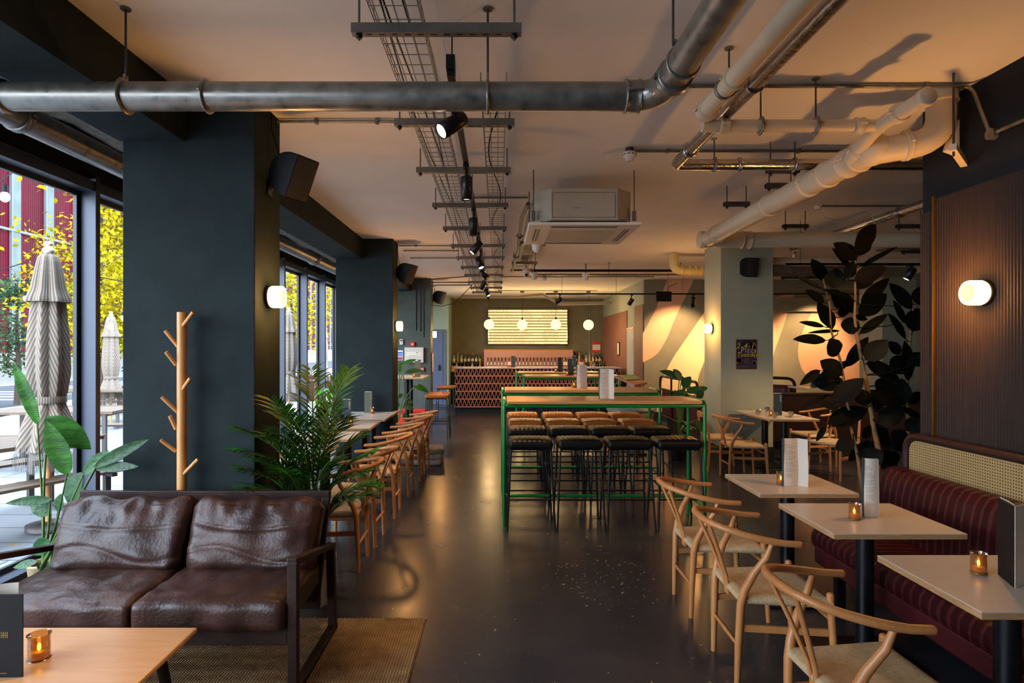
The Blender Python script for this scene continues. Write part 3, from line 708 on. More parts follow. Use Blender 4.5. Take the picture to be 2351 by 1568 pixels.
# ---- rug ----
rg = M(); rg.surf(lambda u, v: V(-2.75+2.33*u+(.008*noise.noise(V(v*20, 0, 0)) if u > .99 else 0)-.02*v*(u > .9), 1.2+2.355*v+(.006*noise.noise(V(u*40, 3, 0)) if v > .99 else 0), .007+.001*noise.noise(V(u*30, v*30, 0))+(.003 if (u > .985 or v > .99) else 0)), 120, 100)
rg.box(-2.745, -.43, 1.21, 3.545, .001, .006)
for k in range(90): x = -2.7+k*.0255; rg.tube([(x, 3.55, .012), (x+random.uniform(-.006, .006), 3.57+random.random()*.012, .004)], .003, 4)
tag(rg.obj('jute_rug', m_jute), 'large woven jute rug under the sofa and coffee table', 'rug')
# ---- coffee table ----
ct = thing('coffee_table', 'low honey coloured wooden coffee table in the left foreground', 'table', (-2.0, 2.05, 0))
M().box(-2.75, -1.27, 1.35, 2.525, .408, .43).obj('table_top', m_maple, ct, bevel=.006)
for x, y, dx, dy in ((-1.37, 2.40, .06, .05), (-2.65, 2.40, -.06, .05), (-1.37, 1.47, .06, -.05), (-2.65, 1.47, -.06, -.05)):
    M().tube([(x, y, .405), (x+dx, y+dy, .012)], [.024, .016], 12).obj('leg', m_blackmetal, ct)
ct.location.z += .009
# ---- coat rack ----
cr = thing('coat_rack', 'light wooden tree-shaped coat rack with slanted pegs, against the front pillar', 'coat rack', (-1.853, 3.50, 0))
M().cyl((-1.853, 3.50, .0), (-1.853, 3.50, 1.83), .0275, 20).obj('pole', m_ratwood, cr, bevel=.003)
for i, (b, tp) in enumerate((((417, 752), (444, 716)), ((409, 796), (379, 759)), ((404, 838), (381, 808)), ((414, 902), (437, 868)), ((407, 945), (371, 911)), ((404, 985), (390, 955)), ((404, 1036), (369, 1010)), ((420, 1090), (455, 1054)))):
    B = at(b[0], b[1], 3.49); T = at(tp[0], tp[1], 3.47 if i % 2 else 3.45); M().tube([B, T], .0105, 12).obj('peg', m_ratwood, cr, bevel=.002)
for s in (-1, 1): M().bar((-1.853, 3.50, .03), (-1.853+s*.22, 3.515, .012), .045, .03).obj('foot', m_ratwood, cr)
M().bar((-1.853, 3.50, .03), (-1.853, 3.45, .02), .045, .03).obj('foot', m_ratwood, cr)

# ---- wishbone chair (faces +X) ----
def wishbone(label):
    t = thing('wishbone_chair', label, 'chair', (0, 0, 0), 0, None)
    def sf(u, v):
        x = -.195+.41*u; hw = .185+.045*u; y = (v*2-1)*hw; e = max(abs(u*2-1), abs(v*2-1))
        return V(x, y, .447-.014*(1-(2*u-1)**2)*(1-(2*v-1)**2)-.012*max(0, (e-.88)/.12)**2)
    g = M(); g.surf(sf, 24, 24)
    for u0, v0 in ((0, None), (1, None), (None, 0), (None, 1)):
        g.surf((lambda a, b, u0=u0, v0=v0: sf(u0 if u0 is not None else a, v0 if v0 is not None else a)+V((0 if u0 is None else (u0*2-1))*.009*math.sin(b*PI), (0 if v0 is None else (v0*2-1))*.009*math.sin(b*PI), -b*.03)), 16, 4)
    g.surf(lambda u, v: sf(u, v)*1.0-V(0, 0, .0305), 4, 4); g.obj('seat', m_cord, t, local=True)
    P = []
    for k in range(33):
        a = -PI/2+PI*k/32; sg = 1 if a > 0 else -1
        P.append(V(.035-.375*max(0, math.cos(a))**.85, sg*.243*abs(math.sin(a))**.75*(1+.02*math.cos(a)), .706+.07*max(0, math.cos(a))**1.2))
    P[0] += V(.02, 0, 0); P[-1] += V(.02, 0, 0)
    g = M(); g.tube(P, [.0155]*2+[.0165]*29+[.0155]*2, 12, sx=1.0); g.blob(P[0]+V(.002, 0, 0), (.0155,)*3, 10, 6); g.blob(P[-1]+V(.002, 0, 0), (.0155,)*3, 10, 6); g.obj('armrest', m_beech, t, local=True)
    g = M()
    for s in (-1, 1): g.tube([(-.193, s*.013, .40), (-.205, s*.022, .47), (-.255, s*.055, .61), (-.315, s*.098, .755)], [.008, .009, .009, .0085], 8, sx=1.3)
    g.box(-.199, -.187, -.026, .026, .38, .43); g.obj('back_splat', m_beech, t, local=True)
    for s in (-1, 1):
        M().tube([(-.205, s*.170, 0), (-.2, s*.174, .2), (-.192, s*.184, .40), (-.178, s*.194, .47), (-.14, s*.212, .56), (-.09, s*.231, .64), (-.068, s*.236, .703)], [.0135, .0175, .0195, .019, .018, .0155, .012], 10).obj('rear_leg', m_beech, t, local=True)
        g = M(); g.tube([(.235, s*.228, 0), (.222, s*.22, .25), (.212, s*.215, .44), (.212, s*.215, .462)], [.013, .0175, .0185, .018], 10); g.blob((.212, s*.215, .462), (.018, .018, .012), 10, 6); g.obj('front_leg', m_beech, t, local=True)
        M().bar((-.2, s*.176, .285), (.222, s*.218, .285), .013, .032).obj('stretcher', m_beech, t, local=True)
    M().tube([(-.203, -.17, .20), (-.203, 0, .20), (-.203, .17, .20)], [.008, .0115, .008], 8).obj('stretcher', m_beech, t, local=True)
    M().tube([(.226, -.22, .335), (.226, .22, .335)], .009, 8).obj('stretcher', m_beech, t, local=True)
    return t
ch = wishbone('pale wishbone chair facing the burgundy bench, farthest of the right-hand row'); ch.location = (1.365, 3.755, 0)
def chair(x, y, rz, label, group): return dup(ch, (x, y, 0), rz, label, group)
ch['group'] = 'wishbone chairs facing the burgundy bench'; G1 = ch['group']; G2 = 'wishbone chairs along the window tables'
chair(1.355, 3.02, -.03, 'pale wishbone chair facing the burgundy bench, second from the far end', G1)
chair(1.345, 2.175, .03, 'pale wishbone chair facing the burgundy bench, nearest whole one', G1)
chair(1.42, 1.30, .05, 'wishbone chair cut off at the bottom right corner, only its arm bow showing', G1)
for i, (y, x, r) in enumerate(((4.47, -1.215, .02), (5.02, -1.20, -.02), (5.84, -1.19, .02), (6.645, -1.175, 0), (7.42, -1.16, .03), (7.93, -1.15, -.02))):
    chair(x, y, PI+r, '%s wishbone chair along the window tables, counting from the sofa' % ['nearest', 'second', 'third', 'fourth', 'fifth', 'last'][i], G2)
chair(3.03, 7.42, -.05, 'wishbone chair on the left of the table at the sage pillar', 'chairs around the pillar table')
chair(4.40, 8.30, PI+.1, 'wishbone chair on the right of the table at the sage pillar, behind the rubber plant', 'chairs around the pillar table')
def paddle(label, x, y, rz):
    t = thing('paddle_back_chair', label, 'chair', (x, y, 0), rz, 'chairs around the pillar table')
    me = [c for c in ch.children if c.name.startswith('seat')][0]; c = me.copy(); COL.objects.link(c); c.parent = t
    g = M()
    def f(u, v): a = (u-.5)*1.5; return V(-.17-.13*math.cos(a)*1.0+.0, .27*math.sin(a), .69+.075*v*math.cos((u-.5)*2.2)+.012)
    g.surf(f, 20, 4); g.surf(lambda u, v: f(u, v)+V(.018, 0, 0), 20, 4); g.surf(lambda u, v: f(u, 1)+V(.018*v, 0, 0), 20, 1); g.surf(lambda u, v: f(u, 0)+V(.018*v, 0, 0), 20, 1)
    g.obj('backrest', m_beech, t, local=True)
    for s in (-1, 1):
        M().tube([(-.22, s*.185, 0), (-.2, s*.19, .42), (-.262, s*.17, .72)], [.014, .018, .013], 10).obj('rear_leg', m_beech, t, local=True)
        M().tube([(.235, s*.225, 0), (.21, s*.21, .46)], [.014, .018], 10).obj('front_leg', m_beech, t, local=True)
        M().bar((-.205, s*.186, .26), (.222, s*.216, .26), .013, .032).obj('stretcher', m_beech, t, local=True)
    return t
paddle('wooden chair with wide curved back board, left of the pillar table and further back', 3.0, 8.02, -.08)
paddle('wooden chair with curved back board, right front of the pillar table', 4.27, 7.58, PI+.5)

# ---- white pedestal tables ----
def ptable(x0, x1, y0, y1, label, group, Z=.735, legr=.043, base=True, first=None):
    t = thing('pedestal_table', label, 'table', ((x0+x1)/2, (y0+y1)/2, 0), 0, group); w = (x1-x0)/2; d = (y1-y0)/2
    M().box(-w, w, -d, d, Z-.003, Z).obj('laminate_top', m_lam, t, local=True); M().box(-w, w, -d, d, Z-.026, Z-.003).obj('plywood_board', m_ply, t, local=True)
    M().cyl((0, 0, .02), (0, 0, Z-.03), legr, 24).obj('pedestal', m_blackmetal, t, local=True)
    M().obox((0, 0, Z-.031), (.3, .3, .008)).obj('mount_plate', m_blackmetal, t, local=True)
    M().obox((0, 0, .008), (.42, .42, .014)).obj('base_plate', m_blackmetal, t, local=True, bevel=.003)
    return t
GR = 'white topped tables along the burgundy bench'; GL = 'white topped tables along the window bench'; GP = 'paired tables at the sage pillar'
ptable(1.595, 2.195, 3.625, 4.19, 'white square table by the burgundy bench, farthest of three', GR)
ptable(1.60, 2.235, 2.84, 3.40, 'white square table by the burgundy bench, middle of three', GR)
ptable(1.622, 2.26, 2.0, 2.55, 'white square table by the burgundy bench, nearest the viewer', GR)
for i, (y0, y1, x) in enumerate(((4.22, 4.78, -1.46), (4.96, 5.52, -1.47), (5.79, 6.345, -1.43), (6.58, 7.2, -1.415), (7.39, 7.9, -1.40), (7.905, 8.42, -1.395))):
    ptable(x-.635, x, y0, y1, ['white window table nearest the sofa, behind the palm', 'white window table second from the sofa, behind the palm', 'white window table third from the sofa', 'white window table fourth from the sofa, with a dark menu', 'white window table fifth from the sofa, pushed against the last', 'white window table farthest from the sofa, at the second pillar'][i], GL)
ptable(3.37, 3.99, 7.395, 7.945, 'laid white table nearest the viewer of the pillar pair', GP)
ptable(3.37, 3.99, 7.95, 8.50, 'white table touching the sage pillar', GP)
def htable(x0, x1, y0, y1, label): return ptable(x0, x1, y0, y1, label, 'tall white tables by the fire panel', 1.10, .04)
htable(-1.95, -1.31, 10.45, 10.98, 'tall white table below the fire panel, front one'); htable(-1.96, -1.32, 10.99, 11.52, 'tall white table below the fire panel, rear one')

# ---- green framed bar tables ----
def bartable(x0, x1, yf, label):
    D = .49; H = 1.149; L = x1-x0
    t = thing('bar_table', label, 'table', (x0, yf, 0), 0, 'green framed oak bar tables'); r = .0165
    M().box(.025, L-.03, -.03, D+.03, H-.034, H).obj('table_top', m_oak, t, local=True, bevel=.011, bseg=3)
    for x in (0, L):
        M().tube(fillet([(x, .012, .012), (x, .012, H-.012), (x, D-.012, H-.012), (x, D-.012, .012)], .07, 6), r, 12).obj('end_frame', m_green, t, local=True)
        M().tube([(x, .02, .185), (x, D-.02, .185)], r*.8, 10).obj('end_rail', m_green, t, local=True)
        for y in (.012, D-.012): M().lathe([(.022, 0), (.022, .004), (.012, .009), (.008, .02)], (x, y, 0), 14).obj('foot', m_green, t, local=True)
    for y in (.02, D-.02): M().tube([(0, y, H-.052), (L, y, H-.052)], r, 10).obj('top_rail', m_green, t, local=True)
    M().tube([(0, D-.05, .185), (L, D-.05, .185)], r, 10).obj('foot_rail', m_green, t, local=True)
    return t
bartable(.058, 1.862, 5.36, 'long oak bar table on green tube frame, nearest of four')
bartable(.055, 1.832, 6.74, 'long oak bar table on green tube frame, second of four')
bartable(.45, 2.075, 10.20, 'long oak bar table on green tube frame, third of four')
bartable(.375, 1.985, 11.70, 'long oak bar table on green tube frame, closest to the bar')
# ---- stools ----
def stool(name, label, sm_, ribs=True):
    t = thing(name, label, 'stool', (0, 0, 0), 0)
    def f(p, q):
        if ribs and p.z > -.5: q.z += .0045*abs(math.sin((p.x+1)*PI*4.5))**.6*max(0, p.z)-.003
        if not ribs: q.z += .012*abs(p.y)**2*(p.z > 0)-.008
        return q
    th = .085 if ribs else .055
    M().rbox((0, 0, .755 if ribs else .76), (.40, .31, th), (54 if ribs else 18, 12, 6), .16, f, .012).obj('seat', sm_, t, local=True)
    r = .0095 if ribs else .008; z = .715
    g = M(); g.tube(fillet([(-.17, -.125, z), (.17, -.125, z), (.17, .125, z), (-.17, .125, z), (-.17, -.125, z)], .03), r, 8); g.obj('seat_frame', m_blackmetal, t, local=True)
    for sx in (-1, 1):
        for sy in (-1, 1):
            M().tube(fillet([(sx*.14, sy*.125, z), (sx*.178, sy*.13, z-.005), (sx*.212, sy*.195, 0)], .03), r, 8).obj('leg', m_blackmetal, t, local=True)
    def q(z0): k = 1-z0/.71; return .178+.039*k, .13+.068*k
    for z0, ax in ((.275, 'f'), (.275, 'b'), (.40, 's')):
        a, b = q(z0)
        if ax == 'f': M().tube([(-a, -b, z0), (a, -b, z0)], r*.8, 8).obj('foot_rail', m_blackmetal, t, local=True)
        elif ax == 'b': M().tube([(-a, b, z0), (a, b, z0)], r*.8, 8).obj('foot_rail', m_blackmetal, t, local=True)
        else:
            for s in (-1, 1): M().tube([(s*a, -b, z0), (s*a, b, z0)], r*.8, 8).obj('side_rail', m_blackmetal, t, local=True)
    return t
xs = (.295, .737, 1.18, 1.625); nm = ['leftmost', 'second from left', 'third from left', 'rightmost']
sb = None; stn = None
for row, (y, tx) in enumerate(((5.46, 'in front of the nearest bar table'), (6.22, 'behind the nearest bar table'))):
    for i, x in enumerate(xs):
        lb = 'black ribbed leather bar stool %s, %s' % (tx, nm[i]); x = x+(.0 if row == 0 else -.02*i+.01)
        if sb is None: sb = stool('bar_stool', lb, m_blackleather); sb['group'] = 'black bar stools'; sb.location = (x, y, 0)
        else: dup(sb, (x, y, 0), random.uniform(-.01, .01), lb, 'black bar stools')
for row, (y, tx, X, ins) in enumerate(((6.86, 'in front of the second bar table', (.31, .74, 1.16, 1.59), nm), (7.56, 'behind the second bar table', (.31, .76, 1.19, 1.60), nm), (10.05, 'in front of the third bar table', (.72, 1.18, 1.64), nm), (11.1, 'behind the third bar table', (.72, 1.18, 1.64), nm), (12.5, 'behind the bar table closest to the bar', (.65, 1.1, 1.55), nm))):
    for i, x in enumerate(X):
        lb = 'tan ribbed leather bar stool %s, %s' % (tx, nm[i] if i < 3 or len(X) == 4 else nm[3])
        if stn is None: stn = stool('bar_stool', lb, m_tan); stn['group'] = 'tan bar stools'; stn.location = (x, y, 0)
        else: dup(stn, (x, y, 0), random.uniform(-.012, .012), lb, 'tan bar stools')
s2 = stool('saddle_stool', 'orange tan saddle stool at the tall white tables, nearest of three', m_tan, False); s2.location = (-1.10, 10.75, 0); s2['group'] = 'smooth orange tan stools'
dup(s2, (-1.10, 11.2, 0), .05, 'orange tan saddle stool at the tall white tables, middle of three'); dup(s2, (-1.15, 13.25, 0), -.05, 'orange tan saddle stool beside the last dark pillar, farthest of three')

# ---- burgundy bench on the right ----
bn = thing('banquette_bench', 'long burgundy channelled leather bench with cane back, along the fluted wall', 'bench', (2.4, 1.6, 0))
Y0, Y1 = .6, 3.88
def chan(y, k=.062, d=.006): return -d*max(0, 1-abs(((y/k) % 1)-.5)*14)
g = M(); ny = 420
prof = [(2.045, .345), (2.035, .38), (2.038, .42), (2.06, .452), (2.10, .465), (2.2, .468), (2.35, .465), (2.46, .46)]
g.surf(lambda u, v: V(prof[round(v*7)][0]-chan(Y0+(Y1-Y0)*u)*(1 if round(v*7) < 4 else 0), Y0+(Y1-Y0)*u, prof[round(v*7)][1]+chan(Y0+(Y1-Y0)*u)*(1 if round(v*7) > 3 else .3)), ny, 7)
g.prism([(a, b) for a, b in prof]+[(2.46, .345)], 1, Y0, Y1-.001); g.obj('seat_cushion', m_oxblood, bn)
M().box(2.05, 2.62, Y0, Y1-.01, .235, .344).obj('seat_apron', m_oxblood, bn, bevel=.01)
prof2 = [(2.44, .46), (2.445, .55), (2.455, .70), (2.475, .80), (2.51, .85), (2.56, .862), (2.61, .85), (2.62, .80)]
g = M(); g.surf(lambda u, v: V(prof2[round(v*7)][0]-chan(Y0+(Y1-.03-Y0)*u, .058)*(1 if round(v*7) < 5 else 0), Y0+(Y1-.03-Y0)*u, prof2[round(v*7)][1]+chan(Y0+(Y1-.03-Y0)*u, .058)*(1 if round(v*7) > 3 else 0)), ny, 7)
g.prism([(a, b) for a, b in prof2]+[(2.62, .46)], 1, Y0, Y1-.031); g.obj('back_cushion', m_oxblood, bn)
g = M(); g.tube(fillet([(2.63, Y0, .835), (2.63, Y0, 1.06), (2.63, Y1-.04, 1.06), (2.63, Y1-.04, .80)], .11, 8), .024, 12); g.obj('cane_frame', m_darkwood, bn)
pl = fillet([(2.63, Y0, 1.05), (2.63, Y1-.05, 1.05), (2.63, Y1-.05, .82)], .11, 8)
g = M(); g.add([(2.63, Y0, .82)]+pl, [tuple(range(len(pl)+1))]); g.obj('cane_panel', m_cane, bn)
M().box(2.655, 2.70, Y0, Y1-.03, .25, 1.05).obj('back_board', mat('dark_bench_board', '#3a2a22', .6), bn, bevel=.01)
for y in (.9, 2.3, 3.72): M().box(2.12, 2.17, y, y+.05, 0, .235).obj('leg', m_blackmetal, bn)
M().box(2.62, 2.70, Y0, Y1-.05, 0, .25).obj('base_panel', m_blackmetal, bn)
# ---- orange bench at the windows ----
b2 = thing('window_bench', 'tan channelled bench with orange cane back under the second windows', 'bench', (-2.5, 6.0, 0))
A0, A1 = 4.95, 7.05
g = M(); g.surf(lambda u, v: V(-2.55+[0, .02, .05, .1, .13, .14][round(v*5)]+chan(A0+(A1-A0)*u, .05, .012), A0+(A1-A0)*u, [.90, .88, .8, .65, .52, .44][round(v*5)]), 320, 5)
g.prism([(-2.7, .44), (-2.7, .9), (-2.55, .9), (-2.52, .84), (-2.44, .5), (-2.43, .44)], 1, A0, A1); g.obj('back_cushion', mat('rust_leather', '#7c2f1c', .4, var=.1), b2)
M().box(-2.7, -2.12, A0, A1, .3, .45).obj('seat_cushion', m_tan, b2, bevel=.03); M().box(-2.66, -2.2, A0+.05, A1-.05, 0, .3).obj('base_panel', m_blackmetal, b2)
M().tube(fillet([(-2.66, A0, .9), (-2.66, A0, 1.11), (-2.66, A1, 1.11), (-2.66, A1, .9)], .12, 8), .02, 10).obj('cane_frame', m_darkwood, b2)
pl = fillet([(-2.66, A0, .88), (-2.66, A0, 1.1), (-2.66, A1, 1.1), (-2.66, A1, .88)], .12, 8)
g = M(); g.add(pl, [tuple(range(len(pl)))]); g.obj('cane_panel', mat('orange_cane_weave', '#d98f3e', .6, var=.1, vs=60), b2)

# ---- booths ----
bo = thing('dining_booth', 'booth with dark tube frame and burgundy padding, left of the sage pillar', 'booth', (3.75, 11.4, 0))
g = M(); g.tube(fillet([(3.43, 12.6, .02), (3.43, 12.6, 1.03), (3.43, 10.25, 1.03), (3.43, 10.25, .02)], .14, 8), .024, 10)
for z in (.77, .22): g.tube([(3.43, 12.6, z), (3.43, 10.25, z)], .02, 8)
for y in (11.8, 11.0): g.tube([(3.43, y, .0), (3.43, y, 1.03)], .02, 8)
g.obj('tube_frame', m_darkwood, bo); M().box(3.45, 3.53, 10.3, 12.56, .24, .75).obj('back_padding', m_oxblood, bo, bevel=.02); M().box(3.53, 4.05, 10.3, 12.56, .25, .46).obj('seat_cushion', m_oxblood, bo, bevel=.04)
M().box(3.55, 4.0, 10.35, 12.5, 0, .25).obj('base_panel', m_blackmetal, bo)
bo2 = thing('dining_booth', 'burgundy booth with arched dark tube, seen right of the sage pillar', 'booth', (4.9, 11.0, 0))
g = M(); g.tube(fillet([(4.6, 11.4, .02), (4.6, 11.4, 1.08), (5.42, 10.9, 1.06), (5.42, 10.9, .02)], .14, 8), .028, 10); g.obj('tube_frame', m_darkwood, bo2)
M().rbox((5.05, 11.25, .72), (.98, .18, .42), (30, 8, 8), .15, lambda p, q: q+V(0, chan(q.x, .05, .012), 0), .01, -.5).obj('back_cushion', m_oxblood, bo2); M().rbox((5.15, 11.1, .40), (.9, .5, .18), (16, 10, 6), .1).obj('seat_cushion', m_oxblood, bo2)
M().box(4.75, 5.5, 10.95, 11.3, 0, .31).obj('base_panel', m_blackmetal, bo2)
pw = thing('booth_screen', 'low dark walnut booth screen behind the rubber plant', 'screen', (5.6, 9.6, 0))
M().box(4.15, 7.6, 9.55, 9.63, .12, .86).obj('board', m_darkwood, pw, bevel=.01); M().box(4.13, 7.62, 9.53, 9.65, .86, .90).obj('cap_rail', m_darkwood, pw, bevel=.006); M().box(4.2, 7.5, 9.57, 9.61, 0, .12).obj('plinth', m_blackmetal, pw)
t = thing('booth_table', 'white topped table inside the right booth with a candle', 'table', (5.9, 10.35, 0))
M().box(5.2, 6.5, 10.05, 10.7, .915, .94).obj('table_top', m_lam, t); M().cyl((5.9, 10.35, 0), (5.9, 10.35, .915), .04, 16).obj('pedestal', m_blackmetal, t)
# ---- drum cabinet & lectern ----
dr = thing('drum_table', 'round wooden drum table with teal top behind the tan stools', 'table', (1.90, 8.55, 0))
M().lathe([(.34, 0), (.34, .02), (.0, .021)], (1.90, 8.55, .735), 40).obj('table_top', mat('teal_table_top', '#3c6a70', .4), dr)
g = M(); g.lathe([(.31, 0), (.32, .01), (.32, .16), (.30, .165)], (1.90, 8.55, .57), 60, caps=True); g.obj('drum', m_slatwood, dr)
for k in range(3): a = k*2.1+1.1; M().tube([(1.90+.24*math.cos(a), 8.55+.24*math.sin(a), .575), (1.90+.36*math.cos(a), 8.55+.36*math.sin(a), 0)], [.022, .014], 10).obj('leg', m_beech, dr)
le = thing('host_lectern', 'wooden host stand with sloped top and green menus, right of the bar', 'lectern', (2.45, 9.6, 0))
pts = [at(1411, 862.5, 9.5), at(1455, 863, 9.8), at(1486, 878, 8.9), at(1457, 883, 8.6)]
g = M(); g.add([*pts, *[p-V(0, 0, .03) for p in pts]], [(0, 1, 2, 3), (7, 6, 5, 4), (0, 3, 7, 4), (3, 2, 6, 7), (2, 1, 5, 6), (1, 0, 4, 5)]); g.obj('sloped_top', m_slatwood, le)
M().box(2.12, 2.18, 9.1, 9.2, .0, 1.06).obj('post', m_darkwood, le); M().box(1.98, 2.32, 9.0, 9.35, 0, .03).obj('base_plate', m_blackmetal, le)
g = M(); q = [p+V(0, 0, .008) for p in (pts[0].lerp(pts[1], .2), pts[1], pts[2].lerp(pts[1], .4), pts[3].lerp(pts[0], .4))]; g.add([*q, *[p+V(0, 0, .01) for p in q]], [(4, 5, 6, 7), (0, 1, 5, 4), (1, 2, 6, 5), (2, 3, 7, 6), (3, 0, 4, 7)])
tag(g.obj('green_menu_sheet', mat('soft_green_card', '#7a8c62', .7)), 'green menu sheet lying on the sloped host stand', 'menu')
# ---- floor cushions, red cases ----
fcu = None
for i, z in enumerate((.04, .115, .19)):
    def f(p, q, i=i): return q+V(0, 0, .008*math.sin(p.x*9+i)*math.cos(p.y*7)*(1 if p.z > 0 else .3)-.012*math.exp(-(p.x*p.x+p.y*p.y)*18))
    o = M().rbox((-.99+i*.01, 8.42, z), (.42, .42, .075), (20, 20, 4), .1, f, .01, rz=.06*i).obj('floor_cushion', mat('grey_cotton_cushion', '#9c9486', .9, var=.15, vs=30)); tag(o, ['grey floor cushion at the bottom of the stack behind the chairs', 'grey floor cushion in the middle of the stack behind the chairs', 'grey tufted floor cushion on top of the stack behind the chairs'][i], 'cushion', 'stacked floor cushions')
for i, (x0, x1) in enumerate(((-2.1, -1.86), (-1.84, -1.52))):
    t = thing('red_case', ['red plastic case on the floor under the fire panel, left one', 'red plastic case on the floor under the fire panel, right one'][i], 'case', ((x0+x1)/2, 12.65, 0), 0, 'red cases')
    M().box(x0, x1, 12.5, 12.8, 0, .27).obj('body', m_red, t, bevel=.02); M().box(x0-.005, x1+.005, 12.49, 12.81, .272, .32).obj('lid', m_red, t, bevel=.012)
    M().tube(fillet([((x0+x1)/2-.06, 12.49, .2), ((x0+x1)/2-.06, 12.465, .2), ((x0+x1)/2+.06, 12.465, .2), ((x0+x1)/2+.06, 12.49, .2)], .01), .007, 6).obj('handle', m_wpot, t)

# ================= BAR =================
ba = thing('bar_counter', 'long bar counter faced with terracotta zigzag tiles', 'bar counter', (1.0, 15.3, 0))
BX0, BX1, BY = -1.08, 3.08, 14.9
M().box(BX0+.02, BX1-.05, BY+.10, BY+.75, .13, 1.10).obj('counter_body', m_black, ba)
M().box(BX0+.01, BX1, BY+.04, BY+.76, 0, .13).obj('plinth', m_navy, ba)
g = M(); g.box(BX0-.02, BX1+.03, BY-.02, BY+.8, 1.105, 1.135); g.obj('counter_top', mat('pale_terrazzo_top', '#b9afa8', .25, var=.4, vs=30), ba, bevel=.004)
zt = M(); n = 42; w = (BX1-BX0)/n; rh = .193
for r in range(5):
    z0 = .135+r*rh; zt.box(BX0, BX1, BY, BY+.09, z0, z0+.03)
    for k in range(n):
        x = BX0+k*w
        zt.bar((x+.008, BY+.045, z0+.03), (x+w*.46, BY+.045, z0+rh), .09, .017, (1, 0, 0)); zt.bar((x+w-.008, BY+.045, z0+.03), (x+w*.54, BY+.045, z0+rh), .09, .017, (1, 0, 0))
zt.obj('zigzag_tile_front', m_terra, ba)
M().box(BX0-.0, BX1, BY, BY+.09, 1.09, 1.104).obj('tile_capping', m_terra, ba); M().box(BX0+.01, BX1-.01, BY+.093, BY+.098, .13, 1.09).obj('tile_backing', m_black, ba)
bb = thing('back_bar', 'long dark back bar cabinet carrying the bottles', 'cabinet', (1.0, 18.1, 0))
M().box(-1.38, 3.2, 17.75, 18.39, 0, .90).obj('cabinet', m_black, bb, bevel=.005); M().box(-1.4, 3.22, 17.72, 18.39, .90, .93).obj('worktop', m_steel, bb)
tw = thing('beer_tap_wall', 'wide copper pink panel with a row of chrome beer taps', 'tap wall', (.93, 18.1, .93))
M().box(-.42, 2.27, 18.02, 18.12, .93, 1.55).obj('panel', m_copper, tw); M().box(-.43, 2.28, 18.01, 18.13, 1.55, 1.575).obj('top_edge', m_gold, tw)
tp = None
for k in range(24):
    x = -.30+k*.1065
    if k == 0:
        tp = M().tube([(x, 18.02, 1.22), (x, 17.95, 1.22), (x, 17.93, 1.19), (x, 17.93, 1.10)], [.016, .016, .014, .011], 8).obj('tap', m_chrome, tw); h = M().tube([(x, 17.95, 1.23), (x, 17.93, 1.33)], [.009, .018], 8).obj('tap_handle', m_blackplastic, tp); tp['label'] = 'chrome beer tap'
    else: c = tp.copy(); COL.objects.link(c); c.parent = tw; c.location = (k*.1065, 0, 0); c2 = tp.children[0].copy(); COL.objects.link(c2); c2.parent = c
# bottles
def bottle(kind, glass, lab, cap):
    t = thing('bottle', 'x', 'bottle'); pr = {0: [(.036, 0), (.038, .01), (.038, .19), (.016, .25), (.013, .31), (.013, .325)], 1: [(.04, 0), (.042, .01), (.042, .15), (.036, .19), (.014, .215), (.014, .28)], 2: [(.034, 0), (.036, .01), (.036, .16), (.03, .2), (.014, .24), (.014, .30)], 3: [(.05, 0), (.052, .01), (.052, .13), (.03, .17), (.016, .19), (.016, .23)]}[kind]
    M().lathe(pr, seg=14).obj('glass', glass, t, local=True); r = pr[1][0]+.0012; z = .04
    M().lathe([(r, z), (r, z+.09)], seg=14, caps=False).obj('label', lab, t, local=True); hz = pr[-1][1]; rr = pr[-1][0]+.002
    M().lathe([(rr, hz-.02), (rr, hz+.012)], seg=10).obj('cap', cap, t, local=True); return t
gl = {'dark green': mat('bottle_dark_green', '#0f2417', .1, spec=.8), 'brown': mat('bottle_brown', '#3a1a0a', .1, spec=.8), 'clear': mat('bottle_clear', '#9a9a90', .1, spec=.8), 'black': mat('bottle_black', '#0a0a0c', .15), 'amber': mat('bottle_amber', '#9a5a16', .1, spec=.8)}
lb_ = {'cream': mat('cream_bottle_label', '#d8cdb0', .6), 'white': mat('white_bottle_label', '#cfd0d0', .6), 'red': mat('red_bottle_label', '#8a2a20', .6), 'yellow': mat('yellow_bottle_label', '#c8a030', .6)}
protos = {}
spec = [(0, 'dark green', 'cream', m_gold), (1, 'clear', 'white', m_blackplastic), (2, 'amber', 'cream', m_oak), (3, 'brown', 'red', m_blackplastic), (0, 'black', 'white', m_red), (2, 'clear', 'yellow', m_gold), (1, 'brown', 'cream', m_gold), (2, 'dark green', 'yellow', m_red)]
used = {}; tall = ['tall', 'square-shouldered', 'slim', 'squat']
def put(k, x, y, z, where):
    kd, g_, l_, c_ = spec[k]; lbl = '%s %s bottle with %s label, %s' % (tall[kd], g_, l_, where)
    if k not in protos: b = bottle(kd, gl[g_], lb_[l_], c_); protos[k] = b; b['label'] = lbl; b.location = (x, y, z)
    else: b = dup(protos[k], (x, y, z), random.random()*6, lbl)
    b['group'] = 'bottles on the left of the back bar' if x < 1 else 'bottles on the right of the back bar'
random.seed(5); pat = [1, 5, 1, 0, 4, 6, 0, 7]
sh = M().box(-1.4, -.46, 18.05, 18.38, 1.14, 1.17).obj('bottle_shelf', m_darkwood); tag(sh, 'short dark shelf behind the left bottles', 'shelf')
sh = M().box(2.32, 3.2, 18.05, 18.38, 1.14, 1.17).obj('bottle_shelf', m_darkwood); tag(sh, 'short dark shelf behind the right bottles', 'shelf')
M().box(-1.4, -.46, 18.34, 18.38, .931, 1.14).obj('bracket', m_darkwood, sh)
